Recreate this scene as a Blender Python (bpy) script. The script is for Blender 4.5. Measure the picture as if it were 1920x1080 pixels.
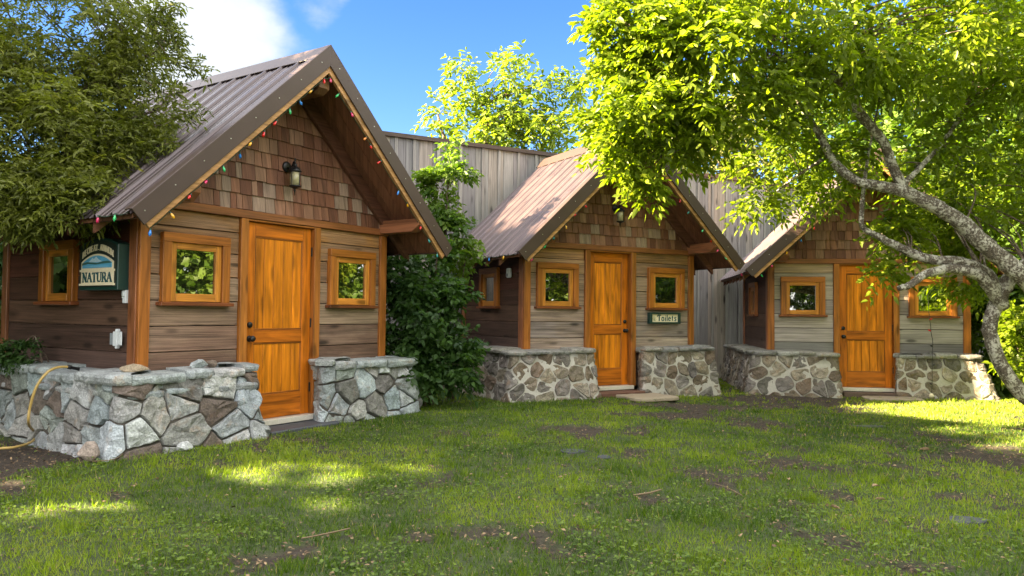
import bpy, math, random
import numpy as np
from mathutils import Vector, Matrix
for o in list(bpy.data.objects): bpy.data.objects.remove(o)
R = math.radians
SC = bpy.context.scene
COL = SC.collection

# ------------------------------------------------------------------ camera
F, PITCH, ROLL, HC = 1426.5, .0325, .0094, 1.21
cd = bpy.data.cameras.new('camera'); cam = bpy.data.objects.new('camera', cd); COL.objects.link(cam)
cd.sensor_width = 36; cd.lens = F/1920*36; cd.clip_start = .05; cd.clip_end = 2000
cam.matrix_world = Matrix.Translation((0, 0, HC)) @ Matrix.Rotation(R(90)+PITCH, 4, 'X') @ Matrix.Rotation(ROLL, 4, 'Z')
SC.camera = cam
SC.render.resolution_x, SC.render.resolution_y = 1024, 576

# ------------------------------------------------------------------ sun and sky
SUN = Vector((-.885, -.20, .465)).normalized()
sl = bpy.data.lights.new('sun', 'SUN'); so = bpy.data.objects.new('sun', sl); COL.objects.link(so)
sl.energy = 4.3; sl.angle = R(.6); sl.color = (1, .79, .48)
so.location = SUN*40
so.rotation_euler = SUN.to_track_quat('Z', 'Y').to_euler()
SC.view_settings.view_transform = 'Standard'; SC.view_settings.look = 'None'
SC.view_settings.exposure = 4.0; SC.view_settings.gamma = 1

w = bpy.data.worlds.new('World'); SC.world = w; w.use_nodes = True
nt = w.node_tree; nt.nodes.clear()
def N(nt, t, **k):
    n = nt.nodes.new(t)
    for a, v in k.items():
        if a.startswith('i_'): n.inputs[a[2:].replace('_', ' ')].default_value = v
        elif a.startswith('n'): n.inputs[int(a[1:])].default_value = v
        else: setattr(n, a, v)
    return n
sky = N(nt, 'ShaderNodeTexSky', sky_type='NISHITA', sun_disc=False, sun_elevation=math.asin(SUN.z),
        sun_rotation=math.atan2(SUN.x, SUN.y), air_density=1.0, dust_density=.3, ozone_density=2.5)
hs = N(nt, 'ShaderNodeHueSaturation'); hs.inputs['Saturation'].default_value = 1.3; hs.inputs['Hue'].default_value = .515
hs.inputs['Value'].default_value = .42
nt.links.new(sky.outputs[0], hs.inputs['Color'])
tc = N(nt, 'ShaderNodeTexCoord')
# clouds: soft noise, one bank in view at left, the rest unseen fill
mp = N(nt, 'ShaderNodeMapping'); mp.inputs['Scale'].default_value = (1, 1, 1.6)
nt.links.new(tc.outputs['Generated'], mp.inputs[0])
cn = N(nt, 'ShaderNodeTexNoise'); cn.inputs['Scale'].default_value = 6.5; cn.inputs['Detail'].default_value = 7; cn.inputs['Roughness'].default_value = .55
nt.links.new(mp.outputs[0], cn.inputs['Vector'])
def dotdir(px, py, lo, hi):
    x, y = (px-960)/F, -(py-540)/F
    d = cam.matrix_world.to_3x3() @ Vector((x, y, -1)); d.normalize()
    v = N(nt, 'ShaderNodeVectorMath', operation='DOT_PRODUCT'); v.inputs[1].default_value = d
    nm = N(nt, 'ShaderNodeVectorMath', operation='NORMALIZE')
    nt.links.new(tc.outputs['Generated'], nm.inputs[0]); nt.links.new(nm.outputs[0], v.inputs[0])
    m = N(nt, 'ShaderNodeMapRange', interpolation_type='SMOOTHSTEP'); m.inputs[1].default_value = lo; m.inputs[2].default_value = hi
    nt.links.new(v.outputs['Value'], m.inputs[0]); return m
b1 = dotdir(375, 50, math.cos(R(8.6)), math.cos(R(.5)))
b2 = dotdir(600, -5, math.cos(R(3.2)), math.cos(R(.5)))
mx = N(nt, 'ShaderNodeMath', operation='MAXIMUM')
m2 = N(nt, 'ShaderNodeMath', operation='MULTIPLY'); m2.inputs[1].default_value = .7
nt.links.new(b2.outputs[0], m2.inputs[0])
nt.links.new(b1.outputs[0], mx.inputs[0]); nt.links.new(m2.outputs[0], mx.inputs[1])
clear = dotdir(1150, 250, math.cos(R(52)), math.cos(R(30)))      # blue sky ahead, unseen broken cloud added all round as neutral fill
ad = N(nt, 'ShaderNodeMath', operation='MULTIPLY_ADD'); ad.inputs[1].default_value = .55
nt.links.new(mx.outputs[0], ad.inputs[0])
cl_ = N(nt, 'ShaderNodeMath', operation='MULTIPLY_ADD'); cl_.inputs[1].default_value = -.44; cl_.inputs[2].default_value = .22
nt.links.new(clear.outputs[0], cl_.inputs[0]); nt.links.new(cl_.outputs[0], ad.inputs[2])
ad2 = N(nt, 'ShaderNodeMath', operation='ADD'); nt.links.new(ad.outputs[0], ad2.inputs[0]); nt.links.new(cn.outputs[0], ad2.inputs[1])
cr = N(nt, 'ShaderNodeMapRange', interpolation_type='SMOOTHSTEP'); cr.inputs[1].default_value = .44; cr.inputs[2].default_value = .8
nt.links.new(ad2.outputs[0], cr.inputs[0])
mixc = N(nt, 'ShaderNodeMix', data_type='RGBA'); mixc.inputs[7].default_value = (5.4, 5.2, 4.9, 1)
cc_ = N(nt, 'ShaderNodeMix', data_type='RGBA'); cc_.inputs[6].default_value = (5.4, 5.2, 4.9, 1); cc_.inputs[7].default_value = (1.22, 1.3, 1.42, 1)  # added cloud out of view far brighter than the bank ahead
nt.links.new(clear.outputs[0], cc_.inputs[0]); nt.links.new(cc_.outputs[2], mixc.inputs[7])
nt.links.new(cr.outputs[0], mixc.inputs[0]); nt.links.new(hs.outputs[0], mixc.inputs[6])
bg = N(nt, 'ShaderNodeBackground'); bg.inputs[1].default_value = .052
nt.links.new(mixc.outputs[2], bg.inputs[0])
wo = N(nt, 'ShaderNodeOutputWorld'); nt.links.new(bg.outputs[0], wo.inputs[0])

# ------------------------------------------------------------------ helpers
rnd = random.Random(7); rng = np.random.default_rng(11)
def ray(px, py):
    return cam.matrix_world.to_3x3() @ Vector(((px-960)/F, -(py-540)/F, -1))
def at(px, py, Y):                      # the point of a view ray at depth Y
    d = ray(px, py); d = d*(Y/d.y); return Vector((d.x, d.y, d.z+HC))
def smooth(a, b, x):
    t = np.clip((x-a)/(b-a), 0, 1); return t*t*(3-2*t)
def gz(x, y):                           # height of the ground
    return -.09*smooth(0, 6, x) + .05*smooth(-3.6, -6, x)*smooth(5, 8, y)
def onground(px, py, z=0.0):
    d = ray(px, py); t = (z-HC)/d.z; return Vector((d.x*t, d.y*t, z))
_perm = rng.random((256, 256))
def vnoise(x, y):
    xi, yi = np.floor(x).astype(int), np.floor(y).astype(int); fx, fy = x-xi, y-yi
    fx, fy = fx*fx*(3-2*fx), fy*fy*(3-2*fy)
    g = lambda a, b: _perm[a & 255, b & 255]
    return (g(xi, yi)*(1-fx)+g(xi+1, yi)*fx)*(1-fy)+(g(xi, yi+1)*(1-fx)+g(xi+1, yi+1)*fx)*fy
def fbm(x, y, o=4):
    s, a, t = 0, 1, 0
    for i in range(o):
        s = s+a*vnoise(x+17.3*i, y+9.1*i); t += a; a *= .5; x, y = x*2.03, y*2.03
    return s/t

def tag(o, label=None, cat=None, group=None, kind=None):
    for k, v in (('label', label), ('category', cat), ('group', group), ('kind', kind)):
        if v: o[k] = v
    return o
def thing(name, label, cat, loc=(0, 0, 0), rz=0, group=None):
    o = bpy.data.objects.new(name, None); COL.objects.link(o); o.location = loc; o.rotation_euler = (0, 0, rz)
    o.empty_display_size = .1
    return tag(o, label, cat, group)

class MB:
    """collects shapes with a grain coordinate and a colour per vertex, builds ONE mesh object"""
    def __init__(s): s.v = []; s.f = []; s.g = []; s.c = []; s.mi = []
    def add(s, vs, fs, col=(.5, .5, .5), g=0, mat=0, gid=None):
        b = len(s.v); r = rnd.random()*50 if gid is None else gid
        vs = [Vector(v) for v in vs]
        cx = sum((v for v in vs), Vector())/len(vs)
        for v in vs:
            d = v-cx
            o = [0, 1, 2]; o.remove(g)
            s.g.append((v[g]+r, d[o[0]]+d[o[1]], r)); s.c.append((*col, 1)); s.v.append(v)
        for f in fs: s.f.append([i+b for i in f]); s.mi.append(mat)
        return s
    def hexa(s, p, col=(.5,)*3, g=0, mat=0):
        return s.add(p, [(3, 2, 1, 0), (4, 5, 6, 7), (0, 1, 5, 4), (1, 2, 6, 5), (2, 3, 7, 6), (3, 0, 4, 7)], col, g, mat)
    def box(s, x0, x1, y0, y1, z0, z1, col=(.5,)*3, g=0, mat=0):
        return s.hexa([(x0, y0, z0), (x1, y0, z0), (x1, y1, z0), (x0, y1, z0), (x0, y0, z1), (x1, y0, z1), (x1, y1, z1), (x0, y1, z1)], col, g, mat)
    def prism(s, poly, a, b, axis=1, col=(.5,)*3, g=0, mat=0):
        # poly: 2D outline in the two axes other than `axis`
        n = len(poly)
        def P(p, t):
            q = [0, 0, 0]; o = [0, 1, 2]; o.remove(axis); q[axis] = t; q[o[0]] = p[0]; q[o[1]] = p[1]; return q
        vs = [P(p, a) for p in poly]+[P(p, b) for p in poly]
        fs = [tuple(range(n)), tuple(range(2*n-1, n-1, -1))]+[(i, i+n, (i+1) % n+n, (i+1) % n) for i in range(n)]
        return s.add(vs, fs, col, g, mat)
    def tube(s, pts, rad, n=8, col=(.5,)*3, mat=0, cap=True, wob=0):
        pts = [Vector(p) for p in pts]; rings = []; up = Vector((.13, .21, .97))
        vs, fs = [], []
        for i, p in enumerate(pts):
            d = (pts[min(i+1, len(pts)-1)]-pts[max(i-1, 0)]).normalized()
            if abs(d.dot(up)) > .98: up = Vector((1, .1, 0))
            a = d.cross(up).normalized(); b = a.cross(d); up = b
            r = rad[i] if hasattr(rad, '__len__') else rad
            for k in range(n):
                t = 2*math.pi*k/n; rr = r*(1+wob*(rnd.random()-.5))
                vs.append(p+(a*math.cos(t)+b*math.sin(t))*rr)
        for i in range(len(pts)-1):
            for k in range(n):
                fs.append((i*n+k, i*n+(k+1) % n, (i+1)*n+(k+1) % n, (i+1)*n+k))
        if cap: fs += [tuple(range(n))[::-1], tuple((len(pts)-1)*n+k for k in range(n))]
        return s.add(vs, fs, col, 2, mat)
    def lathe(s, prof, c=(0, 0, 0), n=16, col=(.5,)*3, mat=0, axis=2):
        vs, fs = [], []
        for r, z in prof:
            for k in range(n):
                t = 2*math.pi*k/n; p = [r*math.cos(t), r*math.sin(t), z]
                if axis == 1: p = [p[0], p[2], p[1]]
                if axis == 0: p = [p[2], p[0], p[1]]
                vs.append((p[0]+c[0], p[1]+c[1], p[2]+c[2]))
        m = len(prof)
        for i in range(m-1):
            for k in range(n): fs.append((i*n+k, i*n+(k+1) % n, (i+1)*n+(k+1) % n, (i+1)*n+k))
        fs += [tuple(range(n))[::-1], tuple((m-1)*n+k for k in range(n))]
        return s.add(vs, fs, col, 2, mat)
    def build(s, name, mats, parent=None, bevel=0, smooth_=False, fix=True):
        me = bpy.data.meshes.new(name); me.from_pydata([tuple(v) for v in s.v], [], s.f)
        ga = me.attributes.new('gco', 'FLOAT_VECTOR', 'POINT'); ga.data.foreach_set('vector', np.array(s.g, np.float32).ravel())
        ca = me.attributes.new('col', 'FLOAT_COLOR', 'POINT'); ca.data.foreach_set('color', np.array(s.c, np.float32).ravel())
        if not isinstance(mats, (list, tuple)): mats = [mats]
        for m in mats: me.materials.append(m)
        if len(mats) > 1: me.polygons.foreach_set('material_index', s.mi)
        if fix:
            import bmesh
            bm = bmesh.new(); bm.from_mesh(me); bmesh.ops.recalc_face_normals(bm, faces=bm.faces); bm.to_mesh(me); bm.free()
        if smooth_: me.polygons.foreach_set('use_smooth', [True]*len(me.polygons))
        o = bpy.data.objects.new(name, me); COL.objects.link(o)
        if parent: o.parent = parent
        if bevel:
            b = o.modifiers.new('bevel', 'BEVEL'); b.width = bevel; b.segments = 1; b.limit_method = 'ANGLE'; b.angle_limit = R(40)
        return o

def npmesh(name, V, Fq, tone, mat, parent=None, smooth_=False, extra=None):
    """numpy mesh of equal-sided faces; tone = per vertex float"""
    me = bpy.data.meshes.new(name); k = Fq.shape[1]
    me.vertices.add(len(V)); me.vertices.foreach_set('co', V.astype(np.float32).ravel())
    me.loops.add(Fq.size); me.loops.foreach_set('vertex_index', Fq.astype(np.int32).ravel())
    me.polygons.add(len(Fq)); me.polygons.foreach_set('loop_start', np.arange(len(Fq), dtype=np.int32)*k)
    a = me.attributes.new('tone', 'FLOAT', 'POINT'); a.data.foreach_set('value', tone.astype(np.float32))
    for n_, d_ in (extra or {}).items():
        a = me.attributes.new(n_, 'FLOAT', 'POINT'); a.data.foreach_set('value', d_.astype(np.float32))
    me.materials.append(mat); me.update(calc_edges=True)
    if smooth_: me.polygons.foreach_set('use_smooth', [True]*len(Fq))
    o = bpy.data.objects.new(name, me); COL.objects.link(o)
    if parent: o.parent = parent
    return o

# ------------------------------------------------------------------ materials
def newmat(name):
    m = bpy.data.materials.new(name); m.use_nodes = True; nt = m.node_tree; nt.nodes.clear()
    o = N(nt, 'ShaderNodeOutputMaterial'); p = N(nt, 'ShaderNodeBsdfPrincipled'); nt.links.new(p.outputs[0], o.inputs[0])
    return m, nt, p, o
def flat(name, col, rough=.6, metal=0, bump=0, bscale=60, spec=.5):
    m, nt, p, o = newmat(name)
    tcn = N(nt, 'ShaderNodeTexCoord'); no = N(nt, 'ShaderNodeTexNoise'); no.inputs['Scale'].default_value = bscale; no.inputs['Detail'].default_value = 4
    nt.links.new(tcn.outputs['Object'], no.inputs['Vector'])
    mr = N(nt, 'ShaderNodeMapRange'); mr.inputs[3].default_value = .82; mr.inputs[4].default_value = 1.18
    nt.links.new(no.outputs[0], mr.inputs[0])
    vm = N(nt, 'ShaderNodeVectorMath', operation='SCALE'); vm.inputs[0].default_value = col
    nt.links.new(mr.outputs[0], vm.inputs['Scale']); nt.links.new(vm.outputs[0], p.inputs['Base Color'])
    p.inputs['Roughness'].default_value = rough; p.inputs['Metallic'].default_value = metal
    p.inputs['Specular IOR Level'].default_value = spec
    if bump:
        b = N(nt, 'ShaderNodeBump'); b.inputs['Strength'].default_value = bump; b.inputs['Distance'].default_value = .01
        nt.links.new(no.outputs[0], b.inputs['Height']); nt.links.new(b.outputs[0], p.inputs['Normal'])
    return m
def wood(name, rough=.6, contrast=.55, coat=0, knots=.6, streak=.5, bump=.25, fine=46, weather=None):
    m, nt, p, o = newmat(name); L = nt.links
    g = N(nt, 'ShaderNodeAttribute', attribute_name='gco'); c = N(nt, 'ShaderNodeAttribute', attribute_name='col')
    def nz(sc, scale, det, rough_=.6, dist=0):
        mm = N(nt, 'ShaderNodeVectorMath', operation='MULTIPLY'); mm.inputs[1].default_value = sc
        L.new(g.outputs['Vector'], mm.inputs[0])
        n = N(nt, 'ShaderNodeTexNoise'); n.inputs['Scale'].default_value = scale; n.inputs['Detail'].default_value = det
        n.inputs['Roughness'].default_value = rough_; n.inputs['Distortion'].default_value = dist
        L.new(mm.outputs[0], n.inputs['Vector']); return n
    a = nz((1.2, fine, 1), 1.0, 6, .65, .3); b = nz((1.0, 7, 1), 1.3, 3, .5, 1.2)
    s = N(nt, 'ShaderNodeMath', operation='MULTIPLY_ADD'); s.inputs[1].default_value = streak
    L.new(b.outputs[0], s.inputs[0]); L.new(a.outputs[0], s.inputs[2])
    mr = N(nt, 'ShaderNodeMapRange'); mr.inputs[1].default_value = .35+.5*streak*.6; mr.inputs[2].default_value = .65+.5*streak*1.3
    mr.inputs[3].default_value = 1-contrast; mr.inputs[4].default_value = 1+contrast*.8
    L.new(s.outputs[0], mr.inputs[0])
    # knots
    vv = N(nt, 'ShaderNodeVectorMath', operation='MULTIPLY'); vv.inputs[1].default_value = (1.7, 5.5, 1)
    L.new(g.outputs['Vector'], vv.inputs[0])
    vo = N(nt, 'ShaderNodeTexVoronoi'); vo.inputs['Scale'].default_value = 1.0; L.new(vv.outputs[0], vo.inputs['Vector'])
    kr = N(nt, 'ShaderNodeMapRange', interpolation_type='SMOOTHSTEP'); kr.inputs[1].default_value = .07; kr.inputs[2].default_value = .22
    kr.inputs[3].default_value = 1-knots; kr.inputs[4].default_value = 1; L.new(vo.outputs['Distance'], kr.inputs[0])
    mu = N(nt, 'ShaderNodeMath', operation='MULTIPLY'); L.new(mr.outputs[0], mu.inputs[0]); L.new(kr.outputs[0], mu.inputs[1])
    sc = N(nt, 'ShaderNodeVectorMath', operation='SCALE'); L.new(c.outputs['Color'], sc.inputs[0]); L.new(mu.outputs[0], sc.inputs['Scale'])
    last = sc.outputs[0]
    if weather:
        wn = nz((1.0, 3.2, 1), 1.1, 4, .6, .6)
        wr = N(nt, 'ShaderNodeMapRange', interpolation_type='SMOOTHSTEP'); wr.inputs[1].default_value = .42; wr.inputs[2].default_value = .66
        wr.inputs[4].default_value = .5; L.new(wn.outputs[0], wr.inputs[0])
        wm = N(nt, 'ShaderNodeVectorMath', operation='SCALE'); wm.inputs[0].default_value = weather; L.new(mu.outputs[0], wm.inputs['Scale'])
        mi = N(nt, 'ShaderNodeMix', data_type='RGBA'); L.new(wr.outputs[0], mi.inputs[0]); L.new(last, mi.inputs[6]); L.new(wm.outputs[0], mi.inputs[7])
        last = mi.outputs[2]
    L.new(last, p.inputs['Base Color'])
    p.inputs['Roughness'].default_value = rough; p.inputs['Specular IOR Level'].default_value = .3; p.inputs['Coat Weight'].default_value = coat; p.inputs['Coat Roughness'].default_value = .25
    bp = N(nt, 'ShaderNodeBump'); bp.inputs['Strength'].default_value = bump; bp.inputs['Distance'].default_value = .006
    L.new(mu.outputs[0], bp.inputs['Height']); L.new(bp.outputs[0], p.inputs['Normal'])
    return m
def leafmat(name, dark, light, trans=.45, rough=.45, yellow=None):
    m, nt, p, o = newmat(name); L = nt.links
    t = N(nt, 'ShaderNodeAttribute', attribute_name='tone')
    r = N(nt, 'ShaderNodeValToRGB'); e = r.color_ramp.elements
    e[0].color = (*dark, 1); e[1].color = (*light, 1); e[0].position = .0; e[1].position = .9
    if yellow: x = r.color_ramp.elements.new(.985); x.color = (*yellow, 1)
    L.new(t.outputs['Fac'], r.inputs[0]); L.new(r.outputs[0], p.inputs['Base Color'])
    p.inputs['Roughness'].default_value = rough; p.inputs['Specular IOR Level'].default_value = .35
    tr = N(nt, 'ShaderNodeBsdfTranslucent')
    hm = N(nt, 'ShaderNodeVectorMath', operation='MULTIPLY'); hm.inputs[1].default_value = (1.35, 1.5, .4)
    L.new(r.outputs[0], hm.inputs[0]); L.new(hm.outputs[0], tr.inputs[0])
    mi = N(nt, 'ShaderNodeMixShader'); mi.inputs[0].default_value = trans
    L.new(p.outputs[0], mi.inputs[1]); L.new(tr.outputs[0], mi.inputs[2]); L.new(mi.outputs[0], o.inputs[0])
    return m
def stonemat(name):
    m, nt, p, o = newmat(name); L = nt.links
    c = N(nt, 'ShaderNodeAttribute', attribute_name='col'); tcn = N(nt, 'ShaderNodeTexCoord')
    def nz(scale, det, dist=0):
        n = N(nt, 'ShaderNodeTexNoise'); n.inputs['Scale'].default_value = scale; n.inputs['Detail'].default_value = det
        n.inputs['Roughness'].default_value = .65; n.inputs['Distortion'].default_value = dist
        L.new(tcn.outputs['Object'], n.inputs['Vector']); return n
    a = nz(9, 8, .6); b = nz(70, 3); cc = nz(4.2, 3, 1.5)
    mr = N(nt, 'ShaderNodeMapRange'); mr.inputs[1].default_value = .3; mr.inputs[2].default_value = .7; mr.inputs[3].default_value = .55; mr.inputs[4].default_value = 1.25
    L.new(a.outputs[0], mr.inputs[0])
    sr = N(nt, 'ShaderNodeMapRange'); sr.inputs[1].default_value = .4; sr.inputs[2].default_value = .6; sr.inputs[3].default_value = .75; sr.inputs[4].default_value = 1.2
    L.new(b.outputs[0], sr.inputs[0])
    mu = N(nt, 'ShaderNodeMath', operation='MULTIPLY'); L.new(mr.outputs[0], mu.inputs[0]); L.new(sr.outputs[0], mu.inputs[1])
    # a warm stain in places
    st = N(nt, 'ShaderNodeMapRange', interpolation_type='SMOOTHSTEP'); st.inputs[1].default_value = .55; st.inputs[2].default_value = .72; st.inputs[4].default_value = .6
    L.new(cc.outputs[0], st.inputs[0])
    mi = N(nt, 'ShaderNodeMix', data_type='RGBA', blend_type='MULTIPLY'); mi.inputs[7].default_value = (1.15, .8, .55, 1)
    L.new(st.outputs[0], mi.inputs[0]); L.new(c.outputs['Color'], mi.inputs[6])
    sc = N(nt, 'ShaderNodeVectorMath', operation='SCALE'); L.new(mi.outputs[2], sc.inputs[0]); L.new(mu.outputs[0], sc.inputs['Scale'])
    L.new(sc.outputs[0], p.inputs['Base Color']); p.inputs['Roughness'].default_value = .75
    h = N(nt, 'ShaderNodeMath', operation='MULTIPLY_ADD'); h.inputs[1].default_value = .25; L.new(b.outputs[0], h.inputs[0]); L.new(a.outputs[0], h.inputs[2])
    bp = N(nt, 'ShaderNodeBump'); bp.inputs['Strength'].default_value = .8; bp.inputs['Distance'].default_value = .03
    L.new(h.outputs[0], bp.inputs['Height']); L.new(bp.outputs[0], p.inputs['Normal'])
    return m
M_BOARD = wood('weathered board', .62, .68, 0, .75, .45, .4, 85, weather=(.24, .165, .115))
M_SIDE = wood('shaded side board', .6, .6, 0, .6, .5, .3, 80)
M_GREY = wood('silvered board', .7, .5, 0, .7, .4, .4, 80)
M_TRIM = wood('stained trim', .42, .62, .15, .55, .8, .15, 40)
M_DOOR = wood('varnished door', .46, .7, .08, .4, 1.1, .08, 26)
M_SHAKE = wood('cedar shingle', .7, .5, 0, .0, .9, .5, 60)
M_DARK = wood('dark beam', .6, .5, 0, .3, .5, .2, 40)
M_STONE = stonemat('field stone')
M_MORTAR = flat('pale mortar', (.42, .40, .36), .9, 0, .8, 30)
M_MORTARD = flat('dark joint mortar', (.07, .062, .052), .95, 0, 1, 30)
M_BLACK = flat('black iron', (.012, .012, .013), .38, .3)
M_STEEL = flat('screw steel', (.6, .6, .58), .35, .9)
M_WHITE = flat('white plastic', (.62, .66, .68), .45)
M_THRESH = flat('aluminium sill', (.62, .58, .5), .45, .2)
M_GREEN = flat('dark green paint', (.006, .035, .03), .4)
M_CREAM = flat('cream paint', (.75, .66, .47), .55)
M_SKYP = flat('painted blue', (.10, .36, .58), .5, 0, 0, 14)
M_NAVY = flat('painted letter green', (.01, .07, .08), .5)
M_HOSE = flat('tan rubber hose', (.42, .29, .09), .42)
M_SLATE = flat('dark paving stone', (.05, .055, .065), .6, 0, .7, 30)
M_SLAB = flat('sandstone slab', (.30, .25, .18), .8, 0, .8, 25)
M_TWIG = flat('dry twig', (.17, .12, .07), .8)
M_WIRE = flat('green wire', (.02, .05, .03), .5)
def bulbmat(c):
    m, nt, p, o = newmat('bulb colour'); p.inputs['Base Color'].default_value = (*c, 1); p.inputs['Roughness'].default_value = .2
    p.inputs['Transmission Weight'].default_value = .25; p.inputs['Coat Weight'].default_value = .5; return m
BULB = {k: bulbmat(c) for k, c in dict(r=(.75, .02, .02), p=(.65, .02, .13), y=(.85, .45, .02), o=(.85, .25, .02), b=(.03, .25, .75), g=(.03, .5, .15), t=(.03, .3, .3)).items()}
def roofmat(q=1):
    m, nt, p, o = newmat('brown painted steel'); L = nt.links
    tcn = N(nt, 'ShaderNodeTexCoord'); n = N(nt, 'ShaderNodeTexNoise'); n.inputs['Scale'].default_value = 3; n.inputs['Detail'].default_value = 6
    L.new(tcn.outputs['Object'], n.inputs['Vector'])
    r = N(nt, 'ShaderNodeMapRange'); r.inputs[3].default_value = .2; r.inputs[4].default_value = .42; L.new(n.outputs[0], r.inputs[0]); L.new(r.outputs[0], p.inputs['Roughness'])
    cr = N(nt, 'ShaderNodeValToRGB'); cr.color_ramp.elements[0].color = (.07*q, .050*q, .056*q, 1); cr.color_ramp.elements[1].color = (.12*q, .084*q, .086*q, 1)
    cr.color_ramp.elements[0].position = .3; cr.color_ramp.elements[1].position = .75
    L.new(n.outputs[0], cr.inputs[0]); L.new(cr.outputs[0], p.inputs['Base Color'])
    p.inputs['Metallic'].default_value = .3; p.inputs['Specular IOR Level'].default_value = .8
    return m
M_ROOF = roofmat(); M_ROOF_SHADED = roofmat(.62)  # second copy darkened: shade on the nearest roof put into its colour
M_RAKE = flat('brown rake flashing', (.055, .034, .029), .42, .1, 0, 5)
def glassmat():
    m, nt, p, o = newmat('window glass'); L = nt.links
    g = N(nt, 'ShaderNodeBsdfGlossy'); g.inputs['Roughness'].default_value = .012; g.inputs['Color'].default_value = (.9, .92, .9, 1)
    p.inputs['Base Color'].default_value = (.006, .006, .005, 1); p.inputs['Roughness'].default_value = .05
    n = N(nt, 'ShaderNodeTexNoise'); n.inputs['Scale'].default_value = 3; b = N(nt, 'ShaderNodeBump'); b.inputs['Strength'].default_value = .04; b.inputs['Distance'].default_value = .01
    L.new(n.outputs[0], b.inputs['Height']); L.new(b.outputs[0], g.inputs['Normal'])
    mi = N(nt, 'ShaderNodeMixShader'); mi.inputs[0].default_value = .3
    L.new(p.outputs[0], mi.inputs[1]); L.new(g.outputs[0], mi.inputs[2]); L.new(mi.outputs[0], o.inputs[0]); return m
M_GLASS = glassmat()
def lampglass():
    m, nt, p, o = newmat('seeded lamp glass'); p.inputs['Base Color'].default_value = (.55, .5, .3, 1); p.inputs['Roughness'].default_value = .18
    p.inputs['Transmission Weight'].default_value = .35; return m
M_LAMPG = lampglass()
def groundmat():
    m, nt, p, o = newmat('soil and turf'); L = nt.links
    s = N(nt, 'ShaderNodeAttribute', attribute_name='tone'); tcn = N(nt, 'ShaderNodeTexCoord')
    n = N(nt, 'ShaderNodeTexNoise'); n.inputs['Scale'].default_value = 22; n.inputs['Detail'].default_value = 8; n.inputs['Roughness'].default_value = .7
    L.new(tcn.outputs['Object'], n.inputs['Vector'])
    so_ = N(nt, 'ShaderNodeValToRGB'); e = so_.color_ramp.elements
    e[0].color = (.022, .013, .009, 1); e[1].color = (.065, .05, .034, 1); e[0].position = .35; e[1].position = .75
    gr = N(nt, 'ShaderNodeValToRGB'); e = gr.color_ramp.elements
    e[0].color = (.02, .03, .008, 1); e[1].color = (.07, .10, .022, 1); e[0].position = .35; e[1].position = .7
    L.new(n.outputs[0], so_.inputs[0]); L.new(n.outputs[0], gr.inputs[0])
    mi = N(nt, 'ShaderNodeMix', data_type='RGBA'); L.new(s.outputs['Fac'], mi.inputs[0]); L.new(gr.outputs[0], mi.inputs[6]); L.new(so_.outputs[0], mi.inputs[7])
    L.new(mi.outputs[2], p.inputs['Base Color']); p.inputs['Roughness'].default_value = .9
    b = N(nt, 'ShaderNodeBump'); b.inputs['Strength'].default_value = .9; b.inputs['Distance'].default_value = .03
    L.new(n.outputs[0], b.inputs['Height']); L.new(b.outputs[0], p.inputs['Normal']); return m
M_GROUND = groundmat()
def barkmat(name, base, lich, thr=.56, scale=26):
    m, nt, p, o = newmat(name); L = nt.links; tcn = N(nt, 'ShaderNodeTexCoord')
    n = N(nt, 'ShaderNodeTexNoise'); n.inputs['Scale'].default_value = scale; n.inputs['Detail'].default_value = 5; n.inputs['Roughness'].default_value = .6
    L.new(tcn.outputs['Object'], n.inputs['Vector'])
    n2 = N(nt, 'ShaderNodeTexNoise'); n2.inputs['Scale'].default_value = scale*1.9; n2.inputs['Detail'].default_value = 6
    L.new(tcn.outputs['Object'], n2.inputs['Vector'])
    n3 = N(nt, 'ShaderNodeTexNoise'); n3.inputs['Scale'].default_value = scale*.22; n3.inputs['Detail'].default_value = 3
    L.new(tcn.outputs['Object'], n3.inputs['Vector'])
    ma = N(nt, 'ShaderNodeMath', operation='MULTIPLY_ADD'); ma.inputs[1].default_value = .9; L.new(n3.outputs[0], ma.inputs[0]); L.new(n.outputs[0], ma.inputs[2])
    r = N(nt, 'ShaderNodeMapRange'); r.inputs[1].default_value = thr-.07+.43; r.inputs[2].default_value = thr+.09+.43; L.new(ma.outputs[0], r.inputs[0])
    cr = N(nt, 'ShaderNodeValToRGB'); cr.color_ramp.elements[0].color = (*[c*.35 for c in base], 1); cr.color_ramp.elements[1].color = (*[c*1.5 for c in base], 1)
    cr.color_ramp.elements[0].position = .35; cr.color_ramp.elements[1].position = .7; L.new(n2.outputs[0], cr.inputs[0])
    mi = N(nt, 'ShaderNodeMix', data_type='RGBA'); mi.inputs[7].default_value = (*lich, 1)
    L.new(r.outputs[0], mi.inputs[0]); L.new(cr.outputs[0], mi.inputs[6]); L.new(mi.outputs[2], p.inputs['Base Color']); p.inputs['Roughness'].default_value = .9
    b = N(nt, 'ShaderNodeBump'); b.inputs['Strength'].default_value = 1; b.inputs['Distance'].default_value = .02
    L.new(n2.outputs[0], b.inputs['Height']); L.new(b.outputs[0], p.inputs['Normal']); return m
M_BARK = barkmat('lichened bark', (.13, .105, .08), (.50, .48, .41), .55, 42)
M_BARK2 = barkmat('brown bark', (.12, .085, .06), (.3, .27, .2), .66, 20)

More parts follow.
